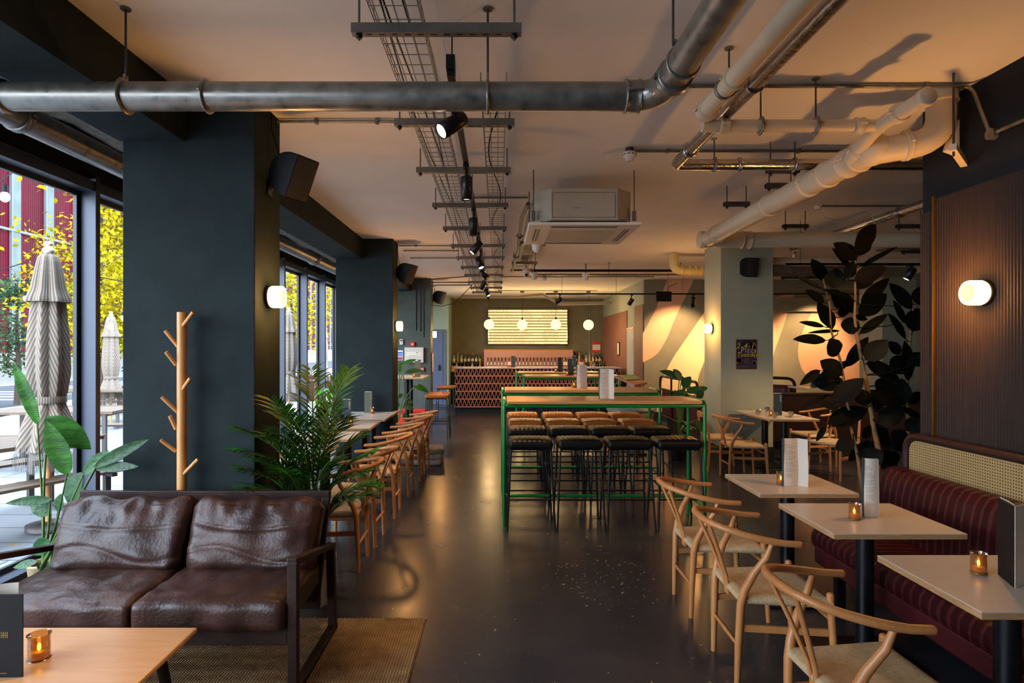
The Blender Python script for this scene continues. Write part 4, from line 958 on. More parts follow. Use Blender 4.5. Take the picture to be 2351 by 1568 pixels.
for i in range(8): put(pat[i], -1.34+i*.113, 18.2, 1.17, '%s from the left on the upper left shelf' % ORD[i])
for i in range(8): put([3, 1, 3, 6, 3, 1, 3, 2][i], -1.36+i*.118, 17.93, .93, '%s from the left in the lower left row' % ORD[i])
for i in range(8): put([4, 5, 3, 1, 5, 2, 7, 0][i], 2.38+i*.105, 18.2, 1.17, '%s from the left on the upper right shelf' % ORD[i])
for i in range(9): put([6, 2, 1, 7, 3, 5, 1, 4, 0][i], 2.34+i*.098, 17.98, .93, '%s from the left in the middle right row' % ORD[i])
for i in range(9): put([3, 1, 5, 6, 2, 1, 3, 0, 7][i], 2.38+i*.096, 17.82, .93, '%s from the left in the front right row' % ORD[i])
for i, (x, z, w) in enumerate(((-1.24, .93, .3), (-1.27, 1.01, .22))):
    tag(M().box(x-w/2, x+w/2, 17.74+.0, 17.82, z+.001, z+.075).obj('wooden_crate', m_oak, bevel=.004), ['small wooden crate at the left end of the back bar', 'small wooden crate on top of the other crate, left end'][i], 'crate')
def crate_on_bar(x, label):
    t = thing('cutlery_box', label, 'box', (x, 15.2, 1.136), 0, 'brown boxes on the bar top'); M().box(x-.085, x+.085, 15.13, 15.27, 1.136, 1.27).obj('box', m_kraft, t, bevel=.004); M().box(x-.07, x+.05, 15.125, 15.129, 1.19, 1.265).obj('napkins', m_paper, t)
crate_on_bar(.32, 'brown box with napkins on the bar below the sign, left one'); crate_on_bar(1.73, 'brown box with napkins on the bar, right one'); crate_on_bar(2.12, 'brown box at the right end of the bar taps')

# ---- illuminated menu board ----
mb = thing('lightbox_menu', 'glowing yellow letter-board menu on the wall above the beer taps', 'illuminated sign', (.91, 18.3, 1.72))
bx0, bx1, bz0, bz1 = -.30, 2.13, 1.735, 2.80
M().box(bx0, bx1, 18.24, 18.39, bz0, bz1).obj('case', m_chrome, mb, bevel=.004)
m_lit = mat('lit_menu_panel', '#000000', .6, emis='#ffdc90', es=1, spec=0)
t = NT(m_lit); x = t.xyz(); fz = t.ma('FRACT', t.ma('MULTIPLY', t.ma('SUBTRACT', x['Z'], bz0-1.72), 12/(bz1-bz0)))
t.link(t.mr(t.ma('ABSOLUTE', t.ma('SUBTRACT', fz, .5)), .08, .5, .78, .2), t.b.inputs['Emission Strength'])
M().box(bx0+.012, bx1-.012, 18.236, 18.239, bz0+.012, bz1-.012).obj('lit_panel', m_lit, mb)
g = M(); rp = (bz1-bz0)/12
for k in range(13): g.box(bx0+.005, bx1-.005, 18.228, 18.234, bz0+k*rp-.009, bz0+k*rp+.009)
g.obj('letter_rail', mat('brown_letter_rail', '#6d5c35', .6), mb)
random.seed(99)
rows = [[(.02, .26), (.42, .55), (.74, .98)], [(.02, .30), (.42, .56), (.68, .98)], [(.03, .38), (.44, .56), (.68, .98)], [(.02, .28), (.42, .56), (.62, .98)], [(.02, .38), (.52, .98)], [(.02, .16), (.45, .52), (.66, .98)], [], [(.06, .48), (.70, .86)], [(.02, .56), (.66, .88)], [(.02, .50), (.68, .90)], [(.02, .46), (.70, .86)], [(.02, .60)]]
for r, segs in enumerate(rows):
    if not segs: continue
    g = M(); zc = bz1-(r+.5)*rp
    for a, b in segs:
        x = bx0+a*(bx1-bx0)
        while x < bx0+b*(bx1-bx0):
            if random.random() < .14: x += .035; continue
            h = .024; k = random.randint(0, 4)
            if k in (0, 1, 3): g.box(x, x+.005, 18.229, 18.235, zc-h, zc+h)
            if k in (1, 2): g.box(x, x+.02, 18.229, 18.235, zc+h-.008, zc+h)
            if k in (2, 3): g.box(x, x+.02, 18.229, 18.235, zc-h, zc-h+.008)
            if k in (0, 4): g.box(x+.015, x+.02, 18.229, 18.235, zc-h, zc+h)
            if k == 4: g.box(x, x+.02, 18.229, 18.235, zc-.004, zc+.004); g.box(x, x+.005, 18.229, 18.235, zc, zc+h)
            x += .030
    g.obj('letter_row', mat('dark_red_letters', '#4a1c10', .6), mb)
g = M().tube([(2.05, 18.3, 1.74), (2.2, 18.37, 1.58), (2.4, 18.38, 1.45)], .006, 6).obj('power_cable', m_blackplastic, mb)
# globes
for i, (px, py) in enumerate(((1123, 745), (1199, 746), (1276, 745), (1351, 746))):
    Y = 15.9; c = at(px, py, Y); t = thing('globe_pendant', 'glowing opal globe pendant over the bar, %s' % ['leftmost of four', 'second from left', 'third from left', 'rightmost, in front of bare wall'][i], 'pendant lamp', (c.x, Y, 3.14), 0, 'globe pendants over the bar')
    M().blob(c, (.138,)*3, 28, 18).obj('globe', m_globe, t); M().cyl(c+V(0, 0, .136), c+V(0, 0, .20), .022, 12).obj('socket', m_blackmetal, t)
    M().cyl(c+V(0, 0, .2), (c.x, Y, 3.12), .004, 6).obj('cord', m_blackplastic, t); M().lathe([(.06, 0), (.06, .035)], (c.x, Y, 3.10), 20).obj('ceiling_rose', m_dsteel, t)
    point(c+V(0, -.16, -.14), '#ffcf8c', 14, .12, t)
no = thing('licence_notice', 'red and white licence notice on the wall right of the sign', 'notice', (2.98, 18.39, 1.3))
c = at(1369, 797, 18.39); M().box(c.x-.135, c.x+.135, 18.375, 18.39, c.z-.16, c.z+.16).obj('board', m_red, no)
g = M(); g.box(c.x-.12, c.x+.12, 18.371, 18.374, c.z-.09, c.z+.08); g.obj('white_panel', m_paper, no)
# ================= CEILING SERVICES =================
CZ = 3.14
def pipe(name, label, path, r, m, coup=(), fil=.12, seg=18, cm=None, ends=(0, 0)):
    P = fillet(path, fil, 7) if len(path) > 2 else [V(p) for p in path]
    t = thing(name, label, 'pipe', tuple(P[0]), 0); M().tube(P, r, seg).obj('pipe_run', m, t)
    for c, d, w in coup:
        c = V(c); d = V(d).normalized(); g = M(); k = r+.007
        g.lathe([(r, -w/2), (k+.004, -w/2+.001), (k+.006, -w/2+.006), (k, -w/2+.01), (k, w/2-.01), (k+.006, w/2-.006), (k+.004, w/2-.001), (r, w/2)], c, 24, d)
        u = d.cross(V(0, 0, 1)); u = u.normalized() if u.length > .1 else V(1, 0, 0)
        for s in (-1, 1): g.tube([c+u*s*(k+.012)-d*w*.4, c+u*s*(k+.012)+d*w*.4], .007, 6)
        g.obj('coupling', cm or m, t)
    return t
pipe('steel_pipe', 'large galvanised pipe running across the room in front, turning towards the viewer', [(-2.75, 2.95, 2.95), (-2.75, 2.67, 2.86), (-2.3, 2.67, 2.745), (.73, 2.67, 2.745), (.73, 1.2, 2.745)], .0625, m_galv,
     [((-2.22, 2.67, 2.745), (1, 0, 0), .05), ((.60, 2.67, 2.745), (1, 0, 0), .07), ((.73, 2.47, 2.745), (0, 1, 0), .05), ((-1.30, 2.67, 2.745), (1, 0, 0), .012)], .16)
pipe('steel_pipe', 'galvanised pipe running along above the tall windows', [(-2.75, 3.0, 2.95), (-2.75, 16.5, 2.95)], .082, m_galv, [((-2.75, 3.42, 2.95), (0, 1, 0), .05), ((-2.75, 8.9, 2.95), (0, 1, 0), .08)])
def rod(px, ptop, pz, label, group='threaded pipe hangers', clamp=None, r=.005, band=None):
    x, y, z = px; t = thing('pipe_hanger', label, 'hanger', (x, y, CZ), 0, group)
    M().cyl((x, y, z), (x, y, CZ), r, 8).obj('rod', m_dsteel, t); M().lathe([(.022, 0), (.022, .008)], (x, y, CZ-.008), 12).obj('anchor', m_steel, t)
    if band:
        cc, br, ax = band; g = M(); P = [];  cc = V(cc)
        for k in range(20):
            a = 2*PI*k/20; P.append(cc+(V(0, math.cos(a), math.sin(a)) if ax == 'x' else V(math.cos(a), 0, math.sin(a)))*(br+.003))
        g.tube(P, .006 if ax != 'x' else .007, 6, closed=True, sx=2.2); g.bar(cc+V(0, 0, br), V(x, y, z+.02), .03, .006); g.obj('clamp', m_galv, t)
    return t
rod((-1.665, 2.67, 2.82), 0, 0, 'rod and clamp holding the front steel pipe, left one', band=((-1.665, 2.67, 2.745), .0625, 'x'))
rod((-.045, 2.67, 2.83), 0, 0, 'rod and clamp holding the front steel pipe, middle one', band=((-.045, 2.67, 2.745), .0625, 'x'))
rod((.69, 2.35, 2.81), 0, 0, 'rod holding the steel pipe where it turns to the viewer', band=((.73, 2.35, 2.745), .0625, 'y'))
# white small pipe set
pipe('cream_pipe', 'slim cream painted pipe running towards the viewer beside the foil pipe', [(1.15, 3.34, 2.93), (1.15, .9, 2.93)], .046, m_wpipe, [((1.15, 3.28, 2.93), (0, 1, 0), .06), ((1.15, 2.9, 2.93), (0, 1, 0), .012)])
pipe('cream_pipe', 'slim cream painted pipe crossing to the right under its hangers', [(1.15, 3.36, 2.87), (2.0, 3.36, 2.87), (2.16, 3.36, 2.87)], .035, m_wpipe, [((1.27, 3.36, 2.87), (1, 0, 0), .05), ((2.03, 3.36, 2.87), (1, 0, 0), .05)])
g = pipe('cream_pipe', 'short cream branch pipe with round cleaning cap beside the big cream pipe', [(2.16, 3.0, 2.885), (2.14, 3.36, 2.87), (2.2, 3.72, 2.80)], .04, m_wpipe, [((2.155, 3.2, 2.88), (0, 1, 0), .05), ((2.19, 3.62, 2.815), (.1, 1, -.2), .05)])
M().lathe([(.0, -.012), (.042, -.012), (.048, -.005), (.048, .03), (.04, .035)], (2.16, 3.0, 2.885), 24, (0, 1, 0)).obj('end_cap', m_wpipe, g)
g = pipe('cream_pipe', 'thick cream painted pipe running back from the right wall riser to the sage pillar', [(2.26, 3.56, 2.815), (2.30, 6.5, 2.815)], .083, m_wpipe, [((2.265, 3.8, 2.815), (0, 1, 0), .14), ((2.265, 4.35, 2.815), (0, 1, 0), .03), ((2.27, 4.1, 2.815), (0, 1, 0), .02), ((2.28, 5.0, 2.815), (0, 1, 0), .015), ((2.3, 6.25, 2.815), (0, 1, 0), .06)])
M().blob((2.26, 3.6, 2.815), (.095, .11, .095), 20, 12).obj('tee_joint', m_wpipe, g)
g = pipe('cream_pipe', 'thick cream elbow pipe dropping from the ceiling beside the right wall', [(2.27, 3.58, 2.80), (2.60, 3.50, 2.84), (2.60, 3.50, 3.139)], .077, m_wpipe, [((2.60, 3.50, 3.09), (0, 0, 1), .07), ((2.42, 3.54, 2.82), (1, -.2, .1), .03)], .15)
M().prism([(2.63, 2.78), (2.685, 2.76), (2.685, 2.95)], 1, 3.47, 3.53).obj('support_foot', m_wpipe, g)
g = pipe('cream_pipe', 'thick cream painted pipe crossing in front of the sage pillar top', [(2.26, 6.62, 2.82), (7.0, 6.62, 2.82)], .086, m_wpipe, [((2.30, 6.62, 2.82), (1, 0, 0), .06), ((2.75, 6.62, 2.82), (1, 0, 0), .10)])
M().lathe([(0, 0), (.09, 0), (.096, .01), (.096, .05)], (2.23, 6.62, 2.82), 28, (1, 0, 0)).obj('end_cap', m_wpipe, g)
pipe('foil_pipe', 'silver foil wrapped pipe running towards the viewer, then turning right', [(1.29, .9, 2.95), (1.29, 4.33, 2.95), (6.5, 4.33, 2.95)], .04, m_foil, [((1.29, 4.0, 2.95), (0, 1, 0), .02), ((1.29, 3.0, 2.95), (0, 1, 0), .02), ((1.75, 4.33, 2.95), (1, 0, 0), .02), ((2.15, 4.33, 2.95), (1, 0, 0), .012)], .05)
pipe('foil_pipe', 'silver foil wrapped pipe slanting past the top of the rubber plant', [(4.05, 8.2, 2.99), (4.05, 5.0, 2.99)], .045, m_foil, [((4.05, 6.0, 2.99), (0, 1, 0), .03)])
for i, (x, y, z, lb) in enumerate(((1.48, 3.36, 2.90, 'short rod and clip on the cream cross pipe, left one'), (1.79, 3.36, 2.90, 'short rod and clip on the cream cross pipe, right one'))):
    rod((x, y, z), 0, 0, lb, band=((x, 3.36, 2.87), .035, 'x'))
rod((1.17, 3.02, 2.97), 0, 0, 'threaded rod holding the cream pipe beside the foil pipe', band=((1.15, 3.02, 2.93), .046, 'y'))
rod((1.57, 4.33, 2.985), 0, 0, 'short rod holding the foil pipe on its crossing run', band=((1.57, 4.33, 2.95), .04, 'x'))
def trapeze(x0, x1, y, z, label, group, first=None, strap=None, m=m_steel):
    t = thing('trapeze_hanger', label, 'hanger', ((x0+x1)/2, y, z), 0, group)
    g = M(); g.box(x0, x1, y-.0205, y+.0205, z-.0205, z-.017); g.box(x0, x1, y-.0205, y-.017, z-.0165, z+.0205); g.box(x0, x1, y+.017, y+.0205, z-.0165, z+.0205); g.obj('channel', m, t)
    for x in (x0+.03, x1-.03):
        M().cyl((x, y, z-.045), (x, y, CZ), .0052, 8).obj('rod', m, t); g = M(); g.lathe([(.005, 0), (.014, 0), (.014, .014), (.005, .014)], (x, y, z-.036), 6); g.obj('nut', m_blackmetal, t)
    if strap is None and x1-x0 > .6:
        g = M()
        n = int((x1-x0-.1)/.055)
        for k in range(n): xx = x0+.06+k*.055; g.box(xx, xx+.026, y-.006, y+.006, z-.0212, z-.0204)
        g.obj('slot', m_blackmetal, t)
    return t
for i, (x0, x1, y, z) in enumerate(((2.78, 3.02, 5.3, 2.96), (1.98, 2.22, 4.4, 2.93), (2.12, 2.36, 5.6, 2.97), (3.16, 3.44, 6.62, 2.97), (4.42, 4.72, 6.62, 2.97))):
    if i == 0: x0, x1, y, z = 2.22, 2.46, 4.95, 2.965
    trapeze(x0, x1, y, z, ['small dark trapeze hanger in the middle of the thick cream pipe', 'small dark trapeze hanger nearest the viewer on the thick cream pipe', 'small dark trapeze hanger at the far end of the thick cream pipe', 'small dark trapeze hanger on the cross pipe left of the rubber plant', 'small dark trapeze hanger on the cross pipe right of the rubber plant'][i], 'dark pipe trapeze hangers', m=m_dsteel)
br = thing('pipe_bracket', 'galvanised bracket arm on a rod under the cream elbow pipe', 'bracket', (2.56, 3.42, 2.8)); M().bar((2.50, 3.28, 2.725), (2.735, 3.50, 2.70), .035, .035).obj('channel', m_wpipe, br); M().cyl((2.52, 3.30, 2.68), (2.52, 3.30, CZ), .006, 8).obj('rod', m_dsteel, br)
# conduits on the ceiling
def conduit(label, path, r=.0105, m=m_galv, clips=()):
    t = pipe('conduit', label, path, r, m, (), .06, 10)
    for c in clips: M().box(c[0]-.012, c[0]+.012, c[1]-.018, c[1]+.018, c[2]-r-.004, c[2]+r+.003).obj('saddle_clip', m_steel, t)
    return t
conduit('long steel conduit crossing the ceiling in front, bending down the right wall', [(-.55, 3.42, 3.122), (2.715, 3.42, 3.122), (2.715, 3.30, 2.83)], .0115, clips=((.5, 3.42, 3.122), (2.45, 3.42, 3.122), (-.1, 3.42, 3.122)))
t = conduit('steel conduit running along the right wall from the round box', [(2.72, 3.25, 2.80), (2.72, 1.2, 2.80)]); g = M().lathe([(.032, 0), (.032, .03)], (2.739, 3.29, 2.80), 20, (-1, 0, 0)).obj('junction_box', m_galv, t)
conduit('steel conduit leading from the smoke detector to the right', [(1.05, 4.56, 3.125), (6.0, 4.56, 3.125)], clips=((1.3, 4.56, 3.125), (2.3, 4.56, 3.125)))
conduit('steel conduit crossing from the cable trays to the air conditioner', [(-.30, 5.95, 3.12), (.30, 5.95, 3.12)])
conduit('steel conduit with black cable at the second pillar, front one', [(-1.46, 8.75, 3.12), (-.55, 8.75, 3.12)], clips=((-1.2, 8.75, 3.12),))
conduit('steel conduit at the second pillar, middle one', [(-1.46, 9.2, 3.12), (-.6, 9.2, 3.12)]); conduit('steel conduit at the second pillar, rear one', [(-1.46, 9.95, 3.12), (-.6, 9.95, 3.12)])
conduit('steel conduit with black cable from the front pillar to the cable trays', [(-1.46, 3.95, 3.12), (-.55, 3.95, 3.12)], clips=((-1.2, 3.95, 3.12), (-.8, 3.95, 3.12)))
conduit('steel conduit crossing the ceiling behind the domes', [(-.6, 12.6, 3.125), (3.3, 12.6, 3.125)]); conduit('steel conduit crossing the ceiling near the bar', [(0, 15.6, 3.12), (2.6, 15.6, 3.12)])
conduit('vertical steel conduit on the wall behind the rightmost globe', [(2.82, 18.38, 3.0), (2.82, 18.38, 1.1)])
conduit('steel conduit with white junction box above the rubber plant', [(3.42, 6.3, 3.12), (4.7, 6.3, 3.12)])
t = thing('junction_box', 'small white ceiling box with looped cable above the rubber plant', 'junction box', (3.38, 6.3, 3.1)); M().lathe([(.035, 0), (.04, .04)], (3.38, 6.3, 3.08), 14).obj('box', m_white, t)
M().tube(sm([(3.38, 6.3), (3.45, 6.32), (3.6, 6.34), (3.8, 6.36), (4.0, 6.36), (4.05, 6.3)], 4) and [V(3.40, 6.3, 3.08), V(3.46, 6.3, 3.0), V(3.62, 6.3, 2.965), V(3.78, 6.3, 3.03), V(3.88, 6.3, 3.06), V(3.96, 6.3, 3.0), V(3.98, 6.3, 2.90)], .005, 6).obj('cable', m_white, t)
for i, x in enumerate((-1.895, -1.80, -1.73)):
    conduit('brown vertical conduit above the fire panel, %s' % ['left', 'middle', 'right'][i], [(x+.11, 12.985, [2.0, 1.98, 1.85][i]), (x+.11, 12.985, 3.0-.05*i), (x+.4, 12.8, 3.09-.06*i), (-.55-.0, 12.8-.6*(i == 0), 3.09-.06*i)], .011, m_dsteel)
# cable trays
def tray(x0, x1, ya, yb, label, side=True):
    t = thing('cable_tray', label, 'cable tray', ((x0+x1)/2, ya, 2.995)); g = M(); r = .0024; z = 2.997; hz = .055
    n = 5 if x1-x0 > .15 else 4
    for k in range(n): xx = x0+(x1-x0)*k/(n-1); g.tube([(xx, ya, z), (xx, yb, z)], r, 4, caps=False)
    for s in (x0, x1):
        g.tube([(s, ya, z+hz), (s, yb, z+hz)], r*1.1, 4, caps=False); g.tube([(s, ya, z+hz*.5), (s, yb, z+hz*.5)], r, 4, caps=False)
    y = ya
    while y < yb: g.tube([(x0, y, z+hz), (x0, y, z), (x1, y, z), (x1, y, z+hz)], r, 4, caps=False); y += .1
    g.obj('wire_basket', m_wire, t); return t
t = tray(-.52, -.32, 1.4, 15.2, 'wide wire cable tray, left of the track lights')
g = M(); random.seed(31)
for k in range(3): P = [V(-.47+k*.035+.025*math.sin(y*1.3+k*2), y, 3.005+.004*k) for y in [2+.35*i for i in range(37)]]; g.tube(P, .0045, 5)
g.obj('loose_cable', m_dsteel, t)
t = tray(-.09, .045, 3.1, 14.8, 'narrow wire cable tray with a black cable snaking in it, right of the track lights')
M().tube([V(-.02+.045*math.sin(y*2.6), y, 3.006) for y in [3.4+.12*i for i in range(70)]], .005, 6).obj('loose_cable', m_blackplastic, t)
for i, y in enumerate((2.537, 3.584, 4.544, 5.656, 6.75, 7.9, 8.93, 10.0, 11.07, 12.25, 13.4, 14.45)):
    trapeze(-.62, .10, y, 2.973, '%s slotted trapeze hanger under the cable trays, counting from the viewer' % ORD[i], 'trapeze hangers under the cable trays')
# right rear tray + copper pipes behind the AC
t = tray(.32, .52, 6.3, 10.2, 'flat cable tray behind the air conditioner'); M().box(.36, .48, 6.4, 9.9, 3.0, 3.012).obj('cover_strip', m_steel, t)
for i, y in enumerate((7.6, 9.4, 10.3)): trapeze(.22 if i else .25, .62, y, 2.96, '%s trapeze hanger behind the air conditioner' % ORD[i], 'trapeze hangers behind the air conditioner')
pipe('insulated_pipe', 'thin dark insulated copper pipes leaving the air conditioner towards the bar', [(.27, 5.3, 2.90), (.24, 6.0, 2.93), (.27, 8.0, 2.94), (.25, 10.3, 2.94)], .02, m_dsteel, [((.255, 7.0, 2.935), (0, 1, 0), .02), ((.26, 8.6, 2.94), (0, 1, 0), .02)], .1, 10)
pipe('black_pipe', 'thin black pipe crossing the ceiling right of the trays', [(.55, 10.6, 2.995), (3.35, 10.6, 2.995)], .023, m_blackplastic, (), .1, 10)
t = thing('perforated_tray', 'long perforated metal tray crossing behind the air conditioner', 'cable tray', (2.3, 10.9, 2.95)); M().box(.7, 4.0, 10.85, 10.95, 2.945, 2.97).obj('tray', m_steel, t)
g = M()
for k in range(60): g.box(.75+k*.054, .775+k*.054, 10.848, 10.8495, 2.952, 2.963)
g.obj('slot', m_blackmetal, t)
for i, x in enumerate((1.98, 3.25)): rod((x, 10.62, 2.94), 0, 0, '%s thin rod holding the black pipe and perforated tray' % ['left', 'right'][i])
# cream duct
pipe('cream_duct', 'cream ribbed flexible duct hanging at the left of the sage pillar', [(2.80, 9.5, 3.13), (2.80, 9.5, 2.86), (4.3, 9.7, 2.84)], .07, mat('cream_flexible_duct', '#cdb678', .6, bump=.6, bs=14), [((2.95+.1*k, 9.51, 2.86), (1, 0, 0), .02) for k in range(6)], .12)
# clutter above the right booths
pipe('cream_pipe', 'cream pipe crossing behind the sage pillar on the right', [(3.95, 8.9, 2.90), (6.6, 8.9, 2.90)], .07, m_wpipe, [((5.5, 8.9, 2.9), (1, 0, 0), .08)])
pipe('lagged_pipe', 'dark lagged pipe end behind the sage pillar', [(3.97, 8.6, 2.74), (5.05, 8.6, 2.74)], .075, mat('brown_pipe_lagging', '#5a4234', .9, var=.3, vs=20, bump=.4), [((5.0, 8.6, 2.74), (1, 0, 0), .1)])
for i, (x0, x1, y, z, rz) in enumerate(((4.6, 7.4, 10.2, 2.86, 0), (5.4, 8.6, 8.3, 3.0, 0), (4.2, 7.0, 11.3, 2.75, 0))):
    t = thing('cable_tray', ['messy wire tray full of cables above the right booth', 'wire tray with cables beside the wall top, far right', 'rear wire tray with cables over the mural'][i], 'cable tray', ((x0+x1)/2, y, z)); g = M()
    for k in range(5): g.tube([(x0, y+k*.06, z), (x1, y+k*.06, z)], .003, 4, caps=False)
    x = x0
    while x < x1: g.tube([(x, y, z+.06), (x, y, z), (x, y+.24, z), (x, y+.24, z+.06)], .003, 4, caps=False); x += .1
    g.tube([(x0, y, z+.06), (x1, y, z+.06)], .003, 4, caps=False); g.obj('wire_basket', m_wire, t); g = M()
    for k in range(7): g.tube([V(x0+(x1-x0)*s/14, y+.03+k*.028+random.uniform(-.02, .02), z+.012+random.random()*.04) for s in range(15)], .008, 5)
    g.obj('cable_bundle', mat('grey_cable_bundle', '#8d8070', .6), t)
    trapeze(x0+.3, x0+1.0, y+.12, z-.024, ['dark trapeze hanger under the messy wire tray', 'dark trapeze hanger under the far right wire tray', 'dark trapeze hanger under the rear wire tray'][i], 'hangers of the right wire trays', m=m_dsteel)
conduit('steel conduit slanting across the ceiling right of the pillar', [(3.98, 8.0, 3.02), (5.2, 10.5, 3.02)], .02)
# cables near the back wall
t = tray(-.2, 0, 15.3, 15.5, 'short end of the wire tray near the bar')
cb = M()
for k in range(5):
    a, b, c2, d2, e2 = at(1060, 682, 15.6), at(1190, 683, 15.7), at(1245, 678, 15.8), at(1285, 700, 15.6), at(1405, 698, 15.3)
    cb.tube([a+V(0, 0, .012*k), b+V(0, 0, .01*k), c2+V(0, 0, .012*k), d2+V(0, 0, .014*k), e2+V(0, 0, .014*k)], .012, 6)
tag(cb.obj('cable_bundle', mat('grey_cable_bundle', '#8d8070', .6)), 'bundle of grey cables sagging along the ceiling above the sign', 'cables')

# ---- air conditioner ----
ac = thing('ceiling_air_conditioner', 'square ceiling cassette air conditioner hanging on rods in the centre', 'air conditioner', (.73, 5.45, 2.65))
ax0, ax1, ay0, ay1 = .255, 1.205, 4.97, 5.92
M().box(ax0, ax1, ay0, ay1, 2.646, 2.672).obj('panel', m_white, ac, bevel=.012, bseg=3)
c = .14; bx = (.31, 1.15, 5.03, 5.87)
M().prism([(bx[0]+c, bx[2]), (bx[1]-c, bx[2]), (bx[1], bx[2]+c), (bx[1], bx[3]-c), (bx[1]-c, bx[3]), (bx[0]+c, bx[3]), (bx[0], bx[3]-c), (bx[0], bx[2]+c)], 2, 2.695, 2.965).obj('casing', m_acgrey, ac, bevel=.004)
M().box(.36, 1.10, 5.08, 5.82, 2.671, 2.697).obj('gasket', m_blackplastic, ac)
g = M()
g.box(.455, .99, 5.026, 5.029, 2.72, 2.723); g.box(.455, .99, 5.026, 5.029, 2.93, 2.933); g.box(.455, .458, 5.026, 5.029, 2.72, 2.93); g.box(.987, .99, 5.026, 5.029, 2.72, 2.93); g.box(.62, .70, 5.026, 5.029, 2.80, 2.803)
g.obj('casing_seam', m_steel, ac)
g = M(); g.box(.45, 1.01, 5.16, 5.73, 2.642, 2.6455)
g.obj('intake_grille', mat('ac_grille', '#bdb49f', .6, bump=.4, bs=200), ac)
for a in (0, 1, 2, 3):
    R = Matrix.Rotation(a*PI/2, 3, 'Z'); cc = V(.73, 5.445, 0); g = M()
    for q in ((0, -.40, .56, .012), (0, -.372, .56, .008)):
        p = R@V(q[0], q[1], 0); w, h = (q[2], q[3]) if a % 2 == 0 else (q[3], q[2]); g.box(cc.x+p.x-w/2, cc.x+p.x+w/2, cc.y+p.y-h/2, cc.y+p.y+h/2, 2.643, 2.6458)
    g.obj('louvre_slot', m_dsteel, ac)
for x, y in ((.35, 5.1), (1.12, 5.1), (.35, 5.8), (1.12, 5.8)):
    s = -1 if x < .7 else 1; xx = x+s*.045
    g = M(); g.cyl((xx, y, 2.76), (xx, y, CZ), .0045, 8); g.obj('suspension_rod', m_dsteel, ac); g = M(); g.box(xx-.014, xx+.014, y-.02, y+.02, 2.71, 2.79); g.obj('lug', m_steel, ac)
# ---- detectors, domes, cameras ----
def detector(x, y, label, z=CZ, s=1):
    t = thing('smoke_detector', label, 'smoke detector', (x, y, z)); M().lathe([(.03*s, 0), (.035*s, -.035*s)][::-1], (x, y, z), 20).obj('mount', m_dsteel, t)
    M().lathe([(.0, -.10*s), (.032*s, -.10*s), (.038*s, -.075*s), (.05*s, -.07*s), (.052*s, -.045*s), (.046*s, -.035*s)], (x, y, z), 24).obj('sensor_body', m_white, t)
    g = M()
    for k in range(10): a = k*PI/5; g.obox((x+.052*s*math.cos(a), y+.052*s*math.sin(a), z-.056*s), (.003, .018*s, .005), a)
    g.obj('vent_slot', m_blackplastic, t)
detector(1.0, 4.53, 'white smoke detector at the end of the conduit, left of the foil pipe'); detector(.98, 12.55, 'small white smoke detector behind the dome cameras', CZ, .95)
def dome(px, py, Y, label, r=.07):
    c = at(px, py, Y); z = c.z+.06; t = thing('dome_sensor', label, 'sensor', (c.x, Y, z)); M().lathe([(0, -.13), (.03, -.125), (.05, -.10), (.058, -.06), (.062, -.03), (.07, -.028), (.07, 0)], (c.x, Y, z), 20).obj('shell', m_white, t)
    M().cyl((c.x, Y, z), (c.x, Y, CZ), .012, 8).obj('stem', m_steel, t); return t, c
dome(1227, 634, 10.75, 'white dome sensor right of the camera'); dome(1345, 635, 10.75, 'white dome sensor hanging under the perforated tray'); dome(1233, 565, 6.4, 'white dome sensor partly hidden behind the air conditioner')
t, c = dome(1208, 624, 10.2, 'white security camera with black eye at the tray corner'); M().blob(c+V(0, -.03, -.055), (.05, .05, .05)).obj('eyeball', m_white, t); M().cyl(c+V(0, -.06, -.06), c+V(.0, -.083, -.068), .024, 16).obj('lens', m_blackplastic, t)

# ================= LIGHTS =================
def sconce(c, d, label, power=9, r=.069):
    c = V(c); d = V(d); t = thing('wall_sconce', label, 'wall lamp', tuple(c), 0, 'round glass wall sconces')
    M().lathe([(r*1.02, 0), (r*1.02, .016), (r*.9, .02)], c, 32, d).obj('wall_plate', m_bronze, t)
    M().lathe([(r*.93, .02), (r*1.0, .03), (r*1.0, .088), (r*.96, .098), (r*.72, .099)], c, 36, d, caps=False).obj('glass_shade', m_lamp, t)
    M().lathe([(r*.72, .0985), (r*.66, .075), (0, .074)], c, 36, d, caps=False).obj('front_lens', m_lamp2, t)
    point(c+d*.17, '#ffb462', power*.7, .05, t); return t
sconce((2.712, 3.32, 1.927), (-1, 0, 0), 'glowing round glass sconce on the fluted wall', 16)
sconce((-1.46, 3.79, 1.944), (1, 0, 0), 'glowing round sconce on the front dark pillar', 10)
sconce((-1.46, 8.50, 1.93), (1, 0, 0), 'glowing round sconce on the second dark pillar', 12); sconce((-1.46, 13.2, 1.92), (1, 0, 0), 'glowing round sconce on the last dark pillar', 12)
sconce((3.195, 8.9, 1.91), (-1, 0, 0), 'glowing round sconce on the sage pillar', 14)
